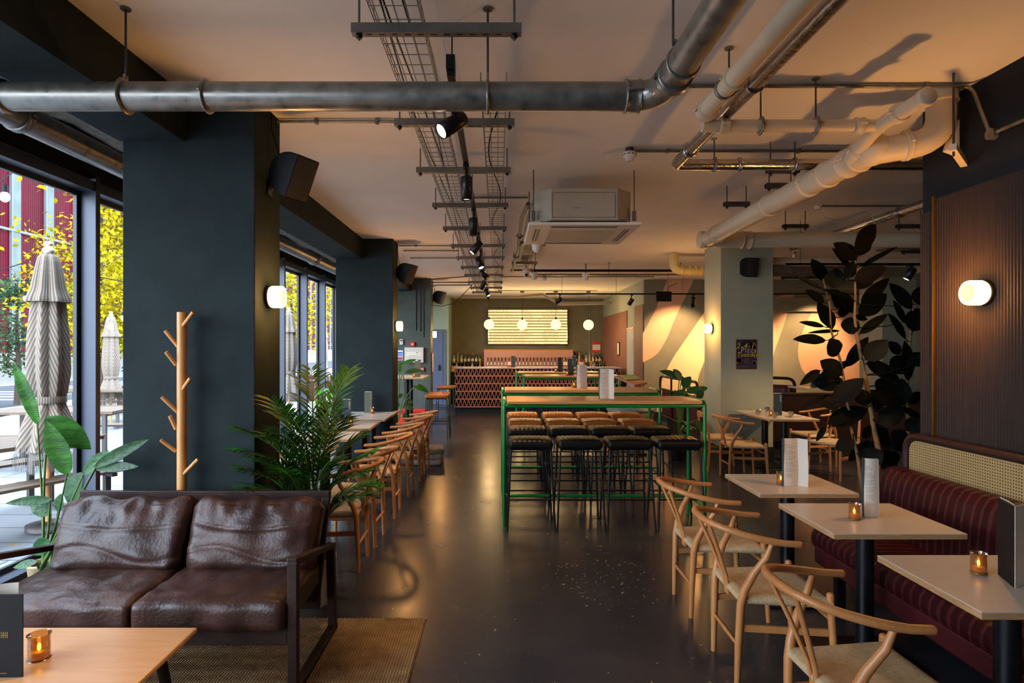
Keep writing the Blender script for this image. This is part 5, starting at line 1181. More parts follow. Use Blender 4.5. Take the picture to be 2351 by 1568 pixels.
# track 1
tr = thing('track_light_rail', 'black ceiling track running from front to bar between the cable trays', 'light track', (-.215, 8, 2.87))
M().box(-.232, -.198, 2.72, 13.8, 2.86, 2.885).obj('rail', m_blackmetal, tr)
for y in (2.8, 5.0, 7.2, 9.4, 11.6, 13.6): M().cyl((-.215, y, 2.885), (-.215, y, CZ), .004, 6).obj('suspension_wire', m_blackmetal, tr)
M().box(-.235, -.195, 2.70, 2.78, 2.885, 2.95).obj('feed_box', m_blackmetal, tr)
def head(c, d, label, on, power=0, ang=50, r=.04, L=.155, top=None, group='black spotlights on the long track'):
    c = V(c); d = V(d).normalized(); t = thing('track_spotlight', label, 'spotlight', tuple(c), 0, group)
    M().lathe([(r*.96, -L/2), (r, -L/2+.004), (r, L/2), (r*.88, L/2), (r*.85, L/2-.02)], c, 24, d, caps=False).obj('housing', m_blackmetal, t)
    g = M(); g.lathe([(0, -L/2), (r*.96, -L/2)], c, 24, d, caps=False); g.obj('back_cap', m_blackmetal, t)
    M().lathe([(0, L/2-.012), (r*.87, L/2-.011)], c, 24, d, caps=False).obj('lens', m_bulb if on else m_off, t)
    if top is None: top = V(-.215, c.y+.02, 2.86)
    top = V(top); g = M(); g.tube([c-d*.02-V(0, 0, .0), c.lerp(top, .6), top], .011, 8); g.box(top.x-.02, top.x+.02, top.y-.04, top.y+.04, top.z-.018, top.z); g.obj('arm', m_blackmetal, t)
    if power: spot(c+d*(L/2+.01), d, '#ffcf9c', power*.75, ang, .03, t)
    return t
heads = ((1037, 287, 2.89, (-.62, -.45, -.55), 1, 130, 70), (1071, 433, 4.04, (0, .06, -1), 1, 60, 55), (1087, 521, 5.32, (.02, .05, -1), 1, 70, 55), (1093, 569, 6.43, (-.6, -.2, -.75), 1, 80, 60), (1101, 604, 7.59, (.3, -.35, -.85), 1, 80, 60), (1111, 631, 8.86, (.65, -.1, -.6), 0, 70, 60), (1109, 655, 10.27, (-.45, .2, -.85), 1, 90, 60), (1118, 672, 11.65, (.45, -.3, -.75), 1, 90, 60), (1121, 680, 12.9, (.2, .8, -.6), 1, 120, 70))
for i, (px, py, Y, d, on, pw_, an) in enumerate(heads):
    head(at(px, py, Y), d, '%s black spotlight on the long ceiling track, counting from the viewer' % ORD[i], on, pw_, an)
# track 2
ty, tz = 12.1, 2.70
tr = thing('track_light_rail', 'black track hanging crosswise in front of the mural', 'light track', (2.6, ty, tz))
M().box(.97, 7.6, ty-.017, ty+.017, tz, tz+.03).obj('rail', m_blackmetal, tr)
for x in (1.3, 2.4, 3.45, 3.75, 5.2, 6.8): M().cyl((x, ty, tz+.03), (x, ty, CZ), .003, 6).obj('suspension_wire', m_blackmetal, tr)
cb_ = thing('control_box', 'flat black control box hung on the crosswise track', 'box', (3.34, ty-.03, 2.66)); M().box(3.195, 3.50, ty-.08, ty-.02, 2.56, 2.76).obj('case', m_blackplastic, cb_, bevel=.004); M().tube([(3.42, ty-.05, 2.76), (3.46, ty-.05, 2.86), (3.62, ty-.05, 2.93)], .006, 6).obj('cable', m_blackplastic, cb_)
for i, (px, py, d, pw_) in enumerate(((1283, 690, (-.75, .2, -.6), 60), (1448, 693, (-.5, .2, -.85), 60), (1590, 697, (.12, .1, -1), 60))):
    head(at(px, py, ty), d, 'black spotlight on the crosswise track, %s' % ['leftmost, in front of the sign', 'middle, before the wood panel', 'rightmost, beside the sage pillar'][i], 0, pw_, 60, .045, .15, (at(px, py, ty).x+.02, ty, tz), 'black spotlights on the crosswise track')
for i, x in enumerate((3.95, 5.3, 6.9)):  # extra spotlights added to brighten the mural wall
    head((x, ty, 2.58), (.0, .75, -.66), 'added black spotlight on the crosswise track to brighten the mural, %s' % ORD[i], 1, 120, 90, .045, .15, (x, ty, tz), 'black spotlights on the crosswise track')
tr = thing('track_light_rail', 'short black track above the rubber plant', 'light track', (4.8, 7.1, 2.62)); M().box(3.42, 6.4, 7.085, 7.115, 2.60, 2.63).obj('rail', m_blackmetal, tr); M().cyl((3.6, 7.1, 2.63), (3.6, 7.1, CZ), .003, 6).obj('suspension_wire', m_blackmetal, tr); M().cyl((5.2, 7.1, 2.63), (5.2, 7.1, CZ), .003, 6).obj('suspension_wire', m_blackmetal, tr)
for i, x in enumerate((4.9, 5.9)): head((x, 7.1, 2.5), (-.2, .5, -.8) if i else (-.5, .15, -.85), 'black spotlight on the short track above the rubber plant, %s' % ['left', 'right'][i], 1, 90, 80, .045, .15, (x, 7.1, 2.6), 'spotlights on the short track')

# ---- loudspeakers ----
def speaker(c, yaw, tilt, s, label, wall):
    t = thing('loudspeaker', label, 'loudspeaker', tuple(c), 0, 'black wall loudspeakers'); c = V(c); R = Matrix.Rotation(yaw, 3, 'Z')@Matrix.Rotation(tilt, 3, 'Y')
    P = []; n = 13     # local: +X front; side profile with a curved back
    for k in range(n): a = -PI/2+PI*k/(n-1); P.append((-.20*max(0, math.cos(a))**.75, .135*math.sin(a)))
    g = M(); prof = []
    for yy, kk in ((-.092, .95), (-.086, 1), (.086, 1), (.092, .95)):
        prof.append([c+R@V(p[0]*kk*s, yy*s, p[1]*kk*s) for p in P])
    for k in range(3): g.add(prof[k]+prof[k+1], [(i, i+1, n+i+1, n+i) for i in range(n-1)]+[(n-1, 0, n, 2*n-1)], False)
    g.add(prof[0], [tuple(range(n))]); g.add(prof[-1], [tuple(range(n))[::-1]]); g.obj('cabinet', m_blackplastic, t)
    def gr(u, v): z = (v*2-1)*.128*s; return c+R@V(.012*s+.02*s*(1-(u*2-1)**2)*.6-.01*s, (u*2-1)*.088*s, z)
    g = M(); g.surf(gr, 10, 6); g.obj('grille', mat('speaker_grille', '#262325', .6, bump=.5, bs=300), t)
    g = M(); b = c+R@V(-.195*s, 0, 0); g.tube([b, wall], .018*s+.006, 8); g.obox(wall, (.012, .07, .1)); g.obj('wall_bracket', m_blackmetal, t)
    b2 = b+V(.0, 0, .03); M().tube([b2, b2+V(-.03, .02, .12), (wall[0]+.012, wall[1], CZ-.12), (wall[0]+.012, wall[1], CZ-.03)], .004, 6).obj('cable', m_blackplastic, t)
speaker(at(694, 412, 3.70), -.45, .42, 1.0, 'black loudspeaker on the front dark pillar', V(-1.455, 3.80, 2.64))
speaker(at(944, 631, 8.5), -.45, .42, 1.05, 'black loudspeaker on the second dark pillar', V(-1.455, 8.6, 2.64))
speaker(at(1016, 685, 13.2), -.45, .42, 1.05, 'black loudspeaker on the last dark pillar', V(-1.455, 13.3, 2.66))
speaker(at(1728, 614, 8.42), -PI/2+.25, .18, 1.0, 'black loudspeaker on the sage pillar front', V(3.62, 8.54, 2.72))
ccb = M().tube([(-1.46, 12.9, 2.55), (-1.2, 12.6, 2.5), (-.9, 12.4, 2.55), (-.5, 12.3, 2.95)], .007, 6).obj('slack_cable', m_blackplastic); tag(ccb, 'slack black cable swinging from the last pillar to the trays', 'cable')

# ---- wall things on last dark pillar ----
Yp = 12.995
fp = thing('fire_alarm_panel', 'white fire alarm control panel on the last dark pillar', 'control panel', (-1.81, Yp, 1.4))
def pxbox(x0, x1, y0, y1, d0, d1): a = at(x0, y0, Yp); b = at(x1, y1, Yp); return M().box(a.x, b.x, Yp-d1, Yp-d0, b.z, a.z)
pxbox(930, 973, 797.5, 832, 0, .09).obj('case', m_white, fp, bevel=.005); pxbox(934, 967, 807.5, 819, .091, .093).obj('display_strip', mat('panel_display', '#f0e6cf', .4), fp)
g = M()
for k in range(7): a = at(940.5+k*3.3, 817, Yp); g.box(a.x-.006, a.x+.006, Yp-.097, Yp-.0935, a.z-.005, a.z+.005)
a = at(959, 809.5, Yp); g.box(a.x-.015, a.x+.015, Yp-.097, Yp-.0935, a.z-.006, a.z+.006); a = at(964, 827.5, Yp); g.box(a.x-.035, a.x+.035, Yp-.097, Yp-.0935, a.z-.015, a.z+.015); g.obj('button', m_blackplastic, fp)
t = thing('alarm_sounder', 'square red alarm unit above the fire panel', 'alarm', (-1.85, Yp, 1.7)); pxbox(942.5, 952.5, 785, 795, 0, .05).obj('body', m_red, t, bevel=.004); pxbox(945.5, 949.5, 789, 792, .051, .053).obj('mark', m_paper, t)
t = thing('call_point', 'red fire call point below the fire panel', 'call point', (-1.72, Yp, 1.15)); pxbox(964, 974, 843, 853, 0, .05).obj('body', m_red, t, bevel=.004); pxbox(965.5, 972.5, 846, 850, .051, .053).obj('glass_plate', m_paper, t)
t = thing('thermostat', 'small white thermostat on the last dark pillar', 'thermostat', (-2.1, Yp, 1.65)); pxbox(918, 926, 779, 791.5, 0, .04).obj('body', m_white, t, bevel=.01); pxbox(919.5, 924.5, 781, 783.5, .041, .043).obj('screen', m_blackplastic, t)
t = thing('safety_notice', 'white, blue and red safety notice on the last dark pillar', 'notice', (-2.15, Yp, 1.45)); pxbox(911, 925, 804, 827, 0, .006).obj('sheet', mat('white_sign_board', '#dfe3e6', .5), t)
sb_ = mat('blue_sign_ink', '#2b5fc0', .5); sr_ = mat('red_sign_ink', '#d0392a', .5)
g = M()
for y0, y1 in ((808, 811), (812.2, 814.6), (816, 818)): a = at(911.5, y0, Yp); b = at(924, y1, Yp); g.box(a.x, b.x, Yp-.009, Yp-.0065, b.z, a.z)
g.obj('blue_bands', sb_, t); pxbox(911.5, 924.3, 820, 826, .0065, .009).obj('red_band', sr_, t)
fr = thing('picture_frame', 'narrow wooden framed notice on the side of the last dark pillar', 'picture', (-1.45, 13.15, 1.3)); M().box(-1.458, -1.44, 13.05, 13.35, 1.07, 1.52).obj('frame', m_slatwood, fr); M().box(-1.4395, -1.437, 13.08, 13.32, 1.1, 1.49).obj('print', m_paper, fr)
# ---- poster ----
po = thing('poster', 'dark pizza poster reading 2-4-1 Pizza Tuesdays on the sage pillar', 'poster', (3.54, 8.545, 1.3))
Yq = 8.548
def qbox(x0, x1, y0, y1, d0, d1): a = at(x0, y0, Yq); b = at(x1, y1, Yq); return M().box(a.x, b.x, Yq-d1, Yq-d0, b.z, a.z)
qbox(1688, 1738.5, 777.5, 849, 0, .004).obj('border', mat('tan_poster_border', '#a98a72', .6), po); qbox(1690, 1737.3, 779.5, 847.5, .0042, .006).obj('sheet', mat('aubergine_poster', '#2b2230', .5), po)
yel = mat('yellow_poster_ink', '#d8b82e', .6); pk = mat('pink_poster_ink', '#c9a59c', .6)
letters('headline', '2-4-1', .108, yel, po, at(1690, 800, Yq-.0075), (1, 0, 0), (0, 0, 1), shear=.3, spacing=1.12); letters('headline', 'Pizza', .105, pk, po, at(1701, 809.3, Yq-.0078), (1, 0, 0), (0, 0, 1), spacing=1.08)
letters('headline', 'Tuesdays', .092, yel, po, at(1690.5, 818.8, Yq-.0079), (1, 0, 0), (0, 0, 1), shear=.3)
g = M(); random.seed(4)
def splat(cx, cy, r, m, nm, n=26):
    g = M()
    for k in range(n):
        a = random.random()*6.3; q = r*math.sqrt(random.random()); p = at(cx+q*math.cos(a), cy+q*math.sin(a), Yq-.0068); s = .008+.012*random.random(); pts = [p+V(s*math.cos(b*1.05)*random.uniform(.7, 1.3), 0, s*math.sin(b*1.05)*random.uniform(.7, 1.3)) for b in range(6)]; g.add(pts, [(0, 1, 2, 3, 4, 5)])
    g.obj(nm, m, po)
splat(1728, 795, 6, mat('pizza_crust_ink', '#b28a78', .7), 'pizza_picture', 60); splat(1728, 796, 4.5, mat('pizza_sauce_ink', '#8a4638', .7), 'pizza_picture', 16); splat(1696.5, 828, 5.5, mat('food_orange_ink', '#b8754a', .7), 'food_picture', 40); splat(1731, 833, 4, pk, 'food_picture', 24)
g = M()
for k in range(9): a = at(1708, 823+k*1.4, Yq-.0065); g.box(a.x, a.x+.07+.03*random.random(), Yq-.0066, Yq-.0062, a.z, a.z+.003)
for k in range(2): a = at(1693.5, 784+k*2, Yq-.0065); g.box(a.x, a.x+.07, Yq-.0066, Yq-.0062, a.z, a.z+.006)
a = at(1693.5, 842, Yq); g.box(a.x, a.x+.17, Yq-.0066, Yq-.0062, a.z-.0, a.z+.009); g.obj('small_print', mat('mauve_poster_ink', '#6d5560', .7), po)

# ================= TABLE-TOP THINGS =================
def menu(x, y, z, rz, label, cover=m_teal, ink=m_goldink, open_=.5, inside=False, w=.105, h=.285, logo=True, prints=False, group='folded menus', paper2=False):
    """folded card standing upright; the fold runs vertically at the right edge; rz turns it. Cover faces -Y."""
    t = thing('folded_menu', label, 'menu', (x, y, z), rz, group); T = .0022
    a2 = open_
    g = M(); g.box(-w, 0, -T, T, 0, h); d = V(-math.cos(a2), math.sin(a2), 0); nn = V(d.y, -d.x, 0)
    g.cur = 1 if paper2 else 0; g.add([V(0, 0, 0)-nn*T, V(0, 0, 0)+nn*T, d*w+nn*T, d*w-nn*T, V(0, 0, h)-nn*T, V(0, 0, h)+nn*T, d*w+nn*T+V(0, 0, h), d*w-nn*T+V(0, 0, h)], [(3, 2, 1, 0), (4, 5, 6, 7), (0, 1, 5, 4), (1, 2, 6, 5), (2, 3, 7, 6), (3, 0, 4, 7)])
    g.obj('cover', [cover, m_paper] if paper2 else cover, t, local=True)
    g = M() 
    g.surf(lambda u, v: V(-w+.003+(w-.006)*u, T+.0015+.004*math.sin(u*PI), .002+(h+.002)*v), 8, 2)
    g.surf(lambda u, v: V(*(d*(.003+(w-.006)*u)-nn*(T+.0015+.004*math.sin(u*PI)))[:2], .002+(h+.002)*v), 8, 2)
    g.obj('pages', m_paper, t, local=True)
    if logo:
        vs, fs = text_mesh('trickle', .034); g = M(); g.add([(-.008-p[1]*1.0, -T-.0006-p[2], h*.62+p[0]) for p in vs], fs); g.obj('logo', ink, t, local=True)
    return t
def openmenu(x, y, z, rz, label, w=.105, h=.29, ang=.55, cover=m_teal, w2=.06):
    """opened menu: cream pages face -Y, wavy; second panel folds to the right towards the viewer"""
    t = thing('open_menu', label, 'menu', (x, y, z), rz, 'opened menus')
    def f(u, v): return V(-w+w*u, -.008*math.sin(u*PI)-.005*math.sin(v*5), v*h)
    def f2(u, v): return V(w2*u*math.cos(ang), -w2*u*math.sin(ang)-.004*math.sin(v*5), v*(h-.004*u))
    g = M(); g.surf(f, 10, 12); g.surf(f2, 4, 12); g.surf(lambda u, v: f(u, v)+V(0, .0025, 0), 10, 12); g.obj('pages', m_paper, t, local=True)
    g = M(); g.surf(lambda u, v: f(u, v)+V(-.002, .006, 0), 10, 12); g.surf(lambda u, v: f(u, v)+V(-.002, .009, 0), 10, 12); g.box(-w-.004, -w, -.004, .012, 0, h); g.obj('cover', cover, t, local=True)
    g = M()
    for k in range(34):
        if k % 6 == 5: continue
        zz = h*.87-k*.0062; l = random.uniform(.3, .75)
        if zz < h*.16: break
        a, b = f(.12, zz/h), f(.12+l, zz/h)
        n = 5
        for j in range(n): p = f(.12+l*j/n, zz/h); q = f(.12+l*(j+1)/n, zz/h); g.add([p+V(0, -.0008, 0), q+V(0, -.0008, 0), q+V(0, -.0008, .0016), p+V(0, -.0008, .0016)], [(0, 1, 2, 3)])
    g.obj('print', m_print, t, local=True); return t
def candle(x, y, z, label, s=1.0, light=0, first=None):
    if first: return dup(first, (x, y, z), 0, label)
    t = thing('tealight_holder', label, 'candle holder', (x, y, z), 0, 'amber glass candle holders')
    M().lathe([(.0, .003), (.023, .003), (.027, .006), (.027, .05), (.026, .068), (.030, .082)], seg=20, caps=False).obj('amber_glass', m_amber, t, local=True); M().lathe([(.025, 0), (.0285, .003), (.0285, .008), (.0, .0085)], seg=20).obj('base', mat('amber_glass_base', '#8a5a24', .2, spec=.8), t, local=True)
    M().lathe([(0, .009), (.021, .009), (.021, .028), (0, .026)], seg=16).obj('wax', m_wax, t, local=True); M().blob((0, 0, .042), (.005, .005, .013), 8, 6).obj('flame', m_flame, t, local=True)
    return t
Zt = .736
menu(at(845, 948, 8.15).x+.055, 8.15, Zt, 0, 'olive folded menu on the white window table at the second pillar', m_olivecover, mat('copper_ink', '#a5743c', .5))
menu(at(806, 971, 6.95).x, 6.95, Zt, 0, 'dark teal folded menu with gold lettering on the fourth window table'); menu(at(751, 994, 6.05).x, 6.1, Zt, 0, 'dark folded menu on the third window table, behind palm fronds'); menu(at(672, 1018, 5.22).x, 5.2, Zt, 0, 'dark teal folded menu on the second window table, against the bench')
cd = candle(at(854, 950, 8.07).x, 8.07, Zt, 'glowing amber candle holder on the window table at the second pillar')
candle(at(805.5, 974, 6.82).x, 6.82, Zt, 'glowing amber candle holder on the fourth window table', first=cd); candle(at(752, 998, 5.98).x, 6.0, Zt, 'glowing amber candle holder on the third window table', first=cd); candle(at(670, 1030, 5.05).x, 5.1, Zt, 'amber candle holder behind palm fronds on the second window table', first=cd)
menu(at(965, 862, 10.7).x, 10.7, 1.101, 0, 'olive folded menu on the tall white table by the fire panel', m_olivecover, m_goldink, logo=False); candle(at(948, 862, 10.6).x+.02, 10.6, 1.101, 'amber candle holder on the tall white table by the fire panel', first=cd)
openmenu(at(1844, 1112, 3.80).x-.02, 3.83, Zt, .12, 'opened cream menu on the farthest table by the burgundy bench', .098, .305, .75); candle(1.835, 3.87, Zt, 'amber candle holder beside the opened menu on the farthest bench table', first=cd)
openmenu(1.985, 3.12, Zt, -.2, 'opened cream menu on the middle table by the burgundy bench', .066, .305, -.25, w2=.008); candle(1.84, 3.08, Zt, 'lit amber candle holder on the middle table by the burgundy bench', first=cd)
menu(1.905, 2.2, Zt, -1.94, 'black covered menu at the right edge on the nearest bench table', m_black, m_goldink, .75, w=.14, h=.30, logo=False, paper2=True); candle(1.885, 2.34, Zt, 'lit amber candle holder on the nearest bench table', first=cd)
Zb = 1.150
openmenu(at(1400, 915, 5.50).x, 5.55, Zb, .05, 'opened cream menu on the nearest green bar table', .088, .275, .9); openmenu(at(1337, 889, 6.95).x, 6.95, Zb, -.1, 'opened cream menu on the second green bar table', .065, .275, -.4)
candle(at(1318, 888, 7.1).x, 7.1, Zb, 'amber candle holder on the second green bar table', first=cd)
menu(at(1317, 860, 10.35).x, 10.35, Zb, .05, 'teal folded menu with green lettering on the third green bar table', m_teal, m_mintink, .5); menu(at(1292, 852, 11.85).x, 11.85, Zb, .3, 'teal folded menu with cream edge on the bar table closest to the bar', m_teal, m_mintink, 1.0)
candle(at(1306, 859, 10.3).x-.03, 10.28, Zb, 'amber candle holder on the third green bar table', first=cd); candle(at(1276, 852, 11.8).x, 11.8, Zb, 'amber candle holder on the bar table closest to the bar', first=cd)
menu(at(1183, 838, 15.05).x, 15.05, 1.137, 0, 'dark teal menu standing on the bar beside the left brown box', m_teal, m_goldink, .5, logo=False); menu(at(1323, 838, 15.05).x, 15.05, 1.137, 0, 'dark teal menu standing on the bar near the right end', m_teal, m_goldink, .5, logo=False)
menu(at(1787, 950, 7.95).x, 7.85, Zt, -.06, 'teal folded menu with pale lettering on the laid table at the sage pillar', m_teal, m_mintink, .6); candle(at(1770, 953, 7.75).x, 7.75, Zt, 'lit amber candle holder on the laid table at the sage pillar', first=cd)
menu(at(1876, 902, 10.3).x, 10.3, .941, 0, 'dark menu on the booth table behind the rubber plant', m_teal, m_goldink, .5, logo=False); candle(at(1881, 902, 10.25).x+.04, 10.2, .941, 'lit amber candle on the booth table behind the rubber plant', first=cd)
def tumbler(x, y, label, first=None, h=.075):
    if first: return dup(first, (x, y, Zt), 0, label)
    t = M().lathe([(.0, .004), (.028, .004), (.033, h), (.035, h), (.031, 0), (0, 0)], seg=20, caps=False).obj('water_glass', m_clear, local=True); t.location = (x, y, Zt); WM[t.name_full] = Matrix.Translation(t.location); return tag(t, label, 'glass', 'tumblers on the laid table')
tg = tumbler(at(1741, 950, 7.85).x, 7.85, 'clear tumbler at the left of the laid pillar table'); tumbler(at(1816, 956, 7.6).x, 7.6, 'clear tumbler at the right of the laid pillar table', tg); tumbler(at(1780, 958, 7.5).x, 7.5, 'clear tumbler at the front edge of the laid pillar table', tg); tumbler(at(1761, 946, 8.2).x, 8.2, 'clear tumbler at the back beside the teal menu', tg)
def knife(x, y, rz, label):
    t = thing('table_knife', label, 'cutlery', (x, y, Zt), rz, 'cutlery on the laid table'); M().box(-.1, .02, -.006, .006, .001, .004).obj('handle', m_chrome, t, local=True); M().box(.02, .11, -.009, .009, .001, .0025).obj('blade', m_chrome, t, local=True)
knife(3.53, 7.72, .5, 'knife beside the left tumbler of the laid table'); knife(3.85, 7.52, .7, 'knife near the front right of the laid table'); knife(3.50, 8.1, .3, 'knife at the back left of the laid table')
g = M(); g.rbox((3.82, 7.72, Zt+.006), (.16, .12, .01), (6, 6, 2), .1, None, 0, .3); tag(g.obj('napkin', m_paper), 'folded cream napkin on the laid pillar table', 'napkin')
g = M(); g.rbox((3.56, 7.60, Zt+.004), (.15, .11, .008), (6, 6, 2), .1, None, 0, .2); tag(g.obj('napkin', m_paper), 'folded cream napkin at the left of the laid pillar table', 'napkin')
# foreground
candle(-1.745, 2.27, .431, 'lit amber glass candle holder on the coffee table', first=cd).scale = (1.35, 1.35, 1.25)
t = thing('standing_menu', 'black standing menu with small gold emblem on the coffee table', 'menu', (-1.78, 2.14, .431), .04)
M().box(-.10, .075, -.002, .002, 0, .305).obj('cover', m_black, t, local=True); g = M(); g.surf(lambda u, v: V(-.10+.12*u, .004+.05*math.sin(u*1.4), .002+.325*v), 8, 2); g.surf(lambda u, v: V(-.10+.12*u, .007+.05*math.sin(u*1.4), .002+.325*v), 8, 2); g.obj('pages', m_paper, t, local=True)
g = M()
for k in range(4): g.box(-.0+k*.007, .004+k*.007, -.0032, -.0022, .150, .172)
g.box(-.0, .025, -.0032, -.0022, .158, .162); g.obj('gold_emblem', mat('dull_gold_ink', '#6d5a35', .6), t, local=True); g = M(); g.box(-.06, .02, -.0032, -.0022, .022, .025); g.obj('small_print_line', mat('dull_gold_ink', '#6d5a35', .6), t, local=True)

# ================= PLANTS =================
def potted(name, label, x, y, pr, ph, pm):
    t = thing(name, label, 'plant', (x, y, 0)); M().lathe([(pr*.72, 0), (pr*.78, .01), (pr, ph-.02), (pr*1.04, ph-.015), (pr*1.04, ph), (pr*.95, ph), (pr*.93, ph-.03)], (x, y, 0), 28, caps=False).obj('pot', pm, t); M().lathe([(0, ph-.03), (pr*.94, ph-.03)], (x, y, 0), 20, caps=False).obj('soil', m_soil, t); return t
def traced(t, leaves, Yc, dy, org, sc, mm, stemm, base, hub=None, seed=1, fold=.25, cup=.1, droop=.05, stem_r=.006, flip=(0, -1, .3), wk=1.0):
    random.seed(seed); gs = M()
    for i, lf in enumerate(leaves):
        (bx, by), (tx, ty_), w = lf[:3]; Y = Yc+random.uniform(-dy, dy) if len(lf) < 4 else lf[3]; Y2 = Y+random.uniform(-.06, .06)
        b = at(org[0]+bx/sc, org[1]+by/sc, Y); e = at(org[0]+tx/sc, org[1]+ty_/sc, Y2); ww = min(w*wk, 118)/sc*Y/F if wk > 1 else w/sc*Y/F
        nr = (flip[0]+random.uniform(-.35, .35), flip[1], flip[2]+random.uniform(-.2, .3))
        g = M(); leaf(g, b, e, ww, nr, droop, fold, 10, .85, cup, .04); g.obj('leaf', mm[i % len(mm)] if len(lf) < 5 else lf[4], t)
        if hub:
            h = hub(b); gs.tube([h, h.lerp(b, .6)+V(0, 0, -.01), b+(e-b)*.06], [stem_r*.8, stem_r*.6, stem_r*.4], 6)
    if gs.v: gs.obj('petioles', stemm, t)
# rubber plant
rp_ = potted('rubber_plant', 'tall dark rubber plant beside the end of the burgundy bench', 2.84, 4.52, .19, .36, m_dpot)
st = [V(2.84, 4.52, .33)]+[at(*p, 4.5) for p in ((2018, 1040), (2005, 975), (1993, 900), (1980, 835), (1967, 770), (1962, 727), (1964, 680), (1963, 620), (1966, 560))]
M().tube(st, [.022, .02, .018, .016, .014, .012, .01, .008, .007, .005], 10).obj('main_stem', m_bark, rp_)
st2 = [V(2.90, 4.56, .33)]+[at(*p, 4.75) for p in ((2085, 1060), (2085, 960), (2083, 880), (2088, 800), (2095, 720), (2100, 660))]
M().tube(st2, [.018, .016, .014, .012, .01, .008, .005], 10).obj('side_stem', m_bark, rp_)
st3 = [V(2.78, 4.5, .33)]+[at(*p, 4.6) for p in ((1968, 1040), (1955, 985), (1942, 900), (1930, 830), (1908, 760), (1905, 700), (1890, 640))]
M().tube(st3, [.014, .013, .011, .01, .009, .008, .006, .005], 8).obj('side_stem', m_bark, rp_)
L3 = [((1010, 500), (1260, 175), 90), ((1060, 560), (1130, 310), 120), ((1030, 610), (750, 400), 85), ((980, 740), (730, 455), 32), ((1060, 700), (1520, 440), 24), ((640, 870), (490, 590), 90), ((740, 950), (790, 700), 130), ((1000, 860), (1380, 690), 80), ((1030, 960), (1240, 640), 90), ((620, 960), (290, 790), 24), ((1080, 1150), (1420, 815), 58), ((1050, 1270), (1390, 1010), 90), ((640, 1130), (410, 960), 60), ((740, 1440), (560, 1110), 108), ((990, 1090), (610, 955), 34), ((1010, 1230), (770, 1000), 90), ((640, 1410), (340, 1350), 28), ((830, 1460), (440, 1480), 20), ((1060, 1500), (1400, 1250), 45), ((660, 1575), (265, 1555), 55), ((1690, 1200), (1420, 880), 72), ((1610, 1370), (1465, 1085), 42), ((1700, 1470), (1760, 1180), 108), ((1620, 1560), (1400, 1240), 60), ((1780, 1150), (1800, 920), 95), ((1010, 1290), (1160, 1320), 30), ((900, 830), (1000, 620), 60), ((830, 1180), (720, 960), 90), ((940, 1500), (960, 1290), 80), ((860, 1300), (880, 1110), 70)]
L4 = [((790, 300), (700, 90), 108), ((850, 530), (590, 350), 110), ((560, 560), (1000, 330), 38), ((590, 470), (345, 640), 44), ((900, 430), (1170, 60), 58), ((1130, 350), (1400, 100), 110), ((1140, 380), (1560, 600), 88), ((500, 620), (900, 610), 100), ((750, 860), (1110, 560), 130), ((690, 760), (330, 925), 24), ((820, 920), (550, 850), 44), ((680, 1120), (1160, 920), 150), ((650, 1150), (545, 1320), 28), ((1650, 600), (1600, 100), 115), ((1550, 280), (1410, 120), 55), ((1280, 1110), (1600, 930), 100), ((1540, 910), (1890, 1100), 42), ((1200, 760), (1560, 900), 78), ((1560, 900), (1570, 560), 85), ((1230, 1130), (1440, 1380), 95), ((1000, 1310), (770, 1420), 70), ((930, 1560), (1180, 1300), 48), ((1100, 1290), (1200, 1130), 50), ((1650, 870), (1800, 730), 50), ((1630, 1200), (1800, 1040), 78), ((1600, 1440), (1440, 1200), 78), ((1300, 760), (1450, 560), 105), ((1150, 900), (1030, 680), 90), ((1330, 930), (1180, 700), 110), ((1100, 1568), (1350, 1440), 90), ((1250, 1600), (1550, 1480), 90), ((1480, 1330), (1620, 1180), 70), ((1450, 500), (1640, 300), 90), ((960, 1040), (1050, 900), 80), ((1700, 420), (1790, 250), 80)]
def nearest(stems):
    pts = []
    for s in stems:
        for i in range(len(s)-1):
            for k in range(5): pts.append(s[i].lerp(s[i+1], k/5))
    return lambda b: min(pts, key=lambda p: (p-b).length+(.25 if p.z > b.z+.05 else 0))
hb = nearest([st[2:], st2[1:], st3[1:]]); mms = [m_rubber, m_rubber, m_rubber2, m_rubber, m_rubber]
traced(rp_, [l[:3]+(4.35+.035*(i*7 % 12),)+((m_rubber2,) if i in (0, 2, 7, 10) else (m_rubber,)) for i, l in enumerate(L3)], 4.5, .2, (1770, 480), 5.226, mms, m_rubber, None, hb, 2, wk=1.3)
traced(rp_, [l[:3]+(4.28+.04*(i*5 % 12),)+(m_rubber,) for i, l in enumerate(L4)], 4.5, .2, (1770, 760), 5.226, mms, m_rubber, None, hb, 3, wk=1.3)
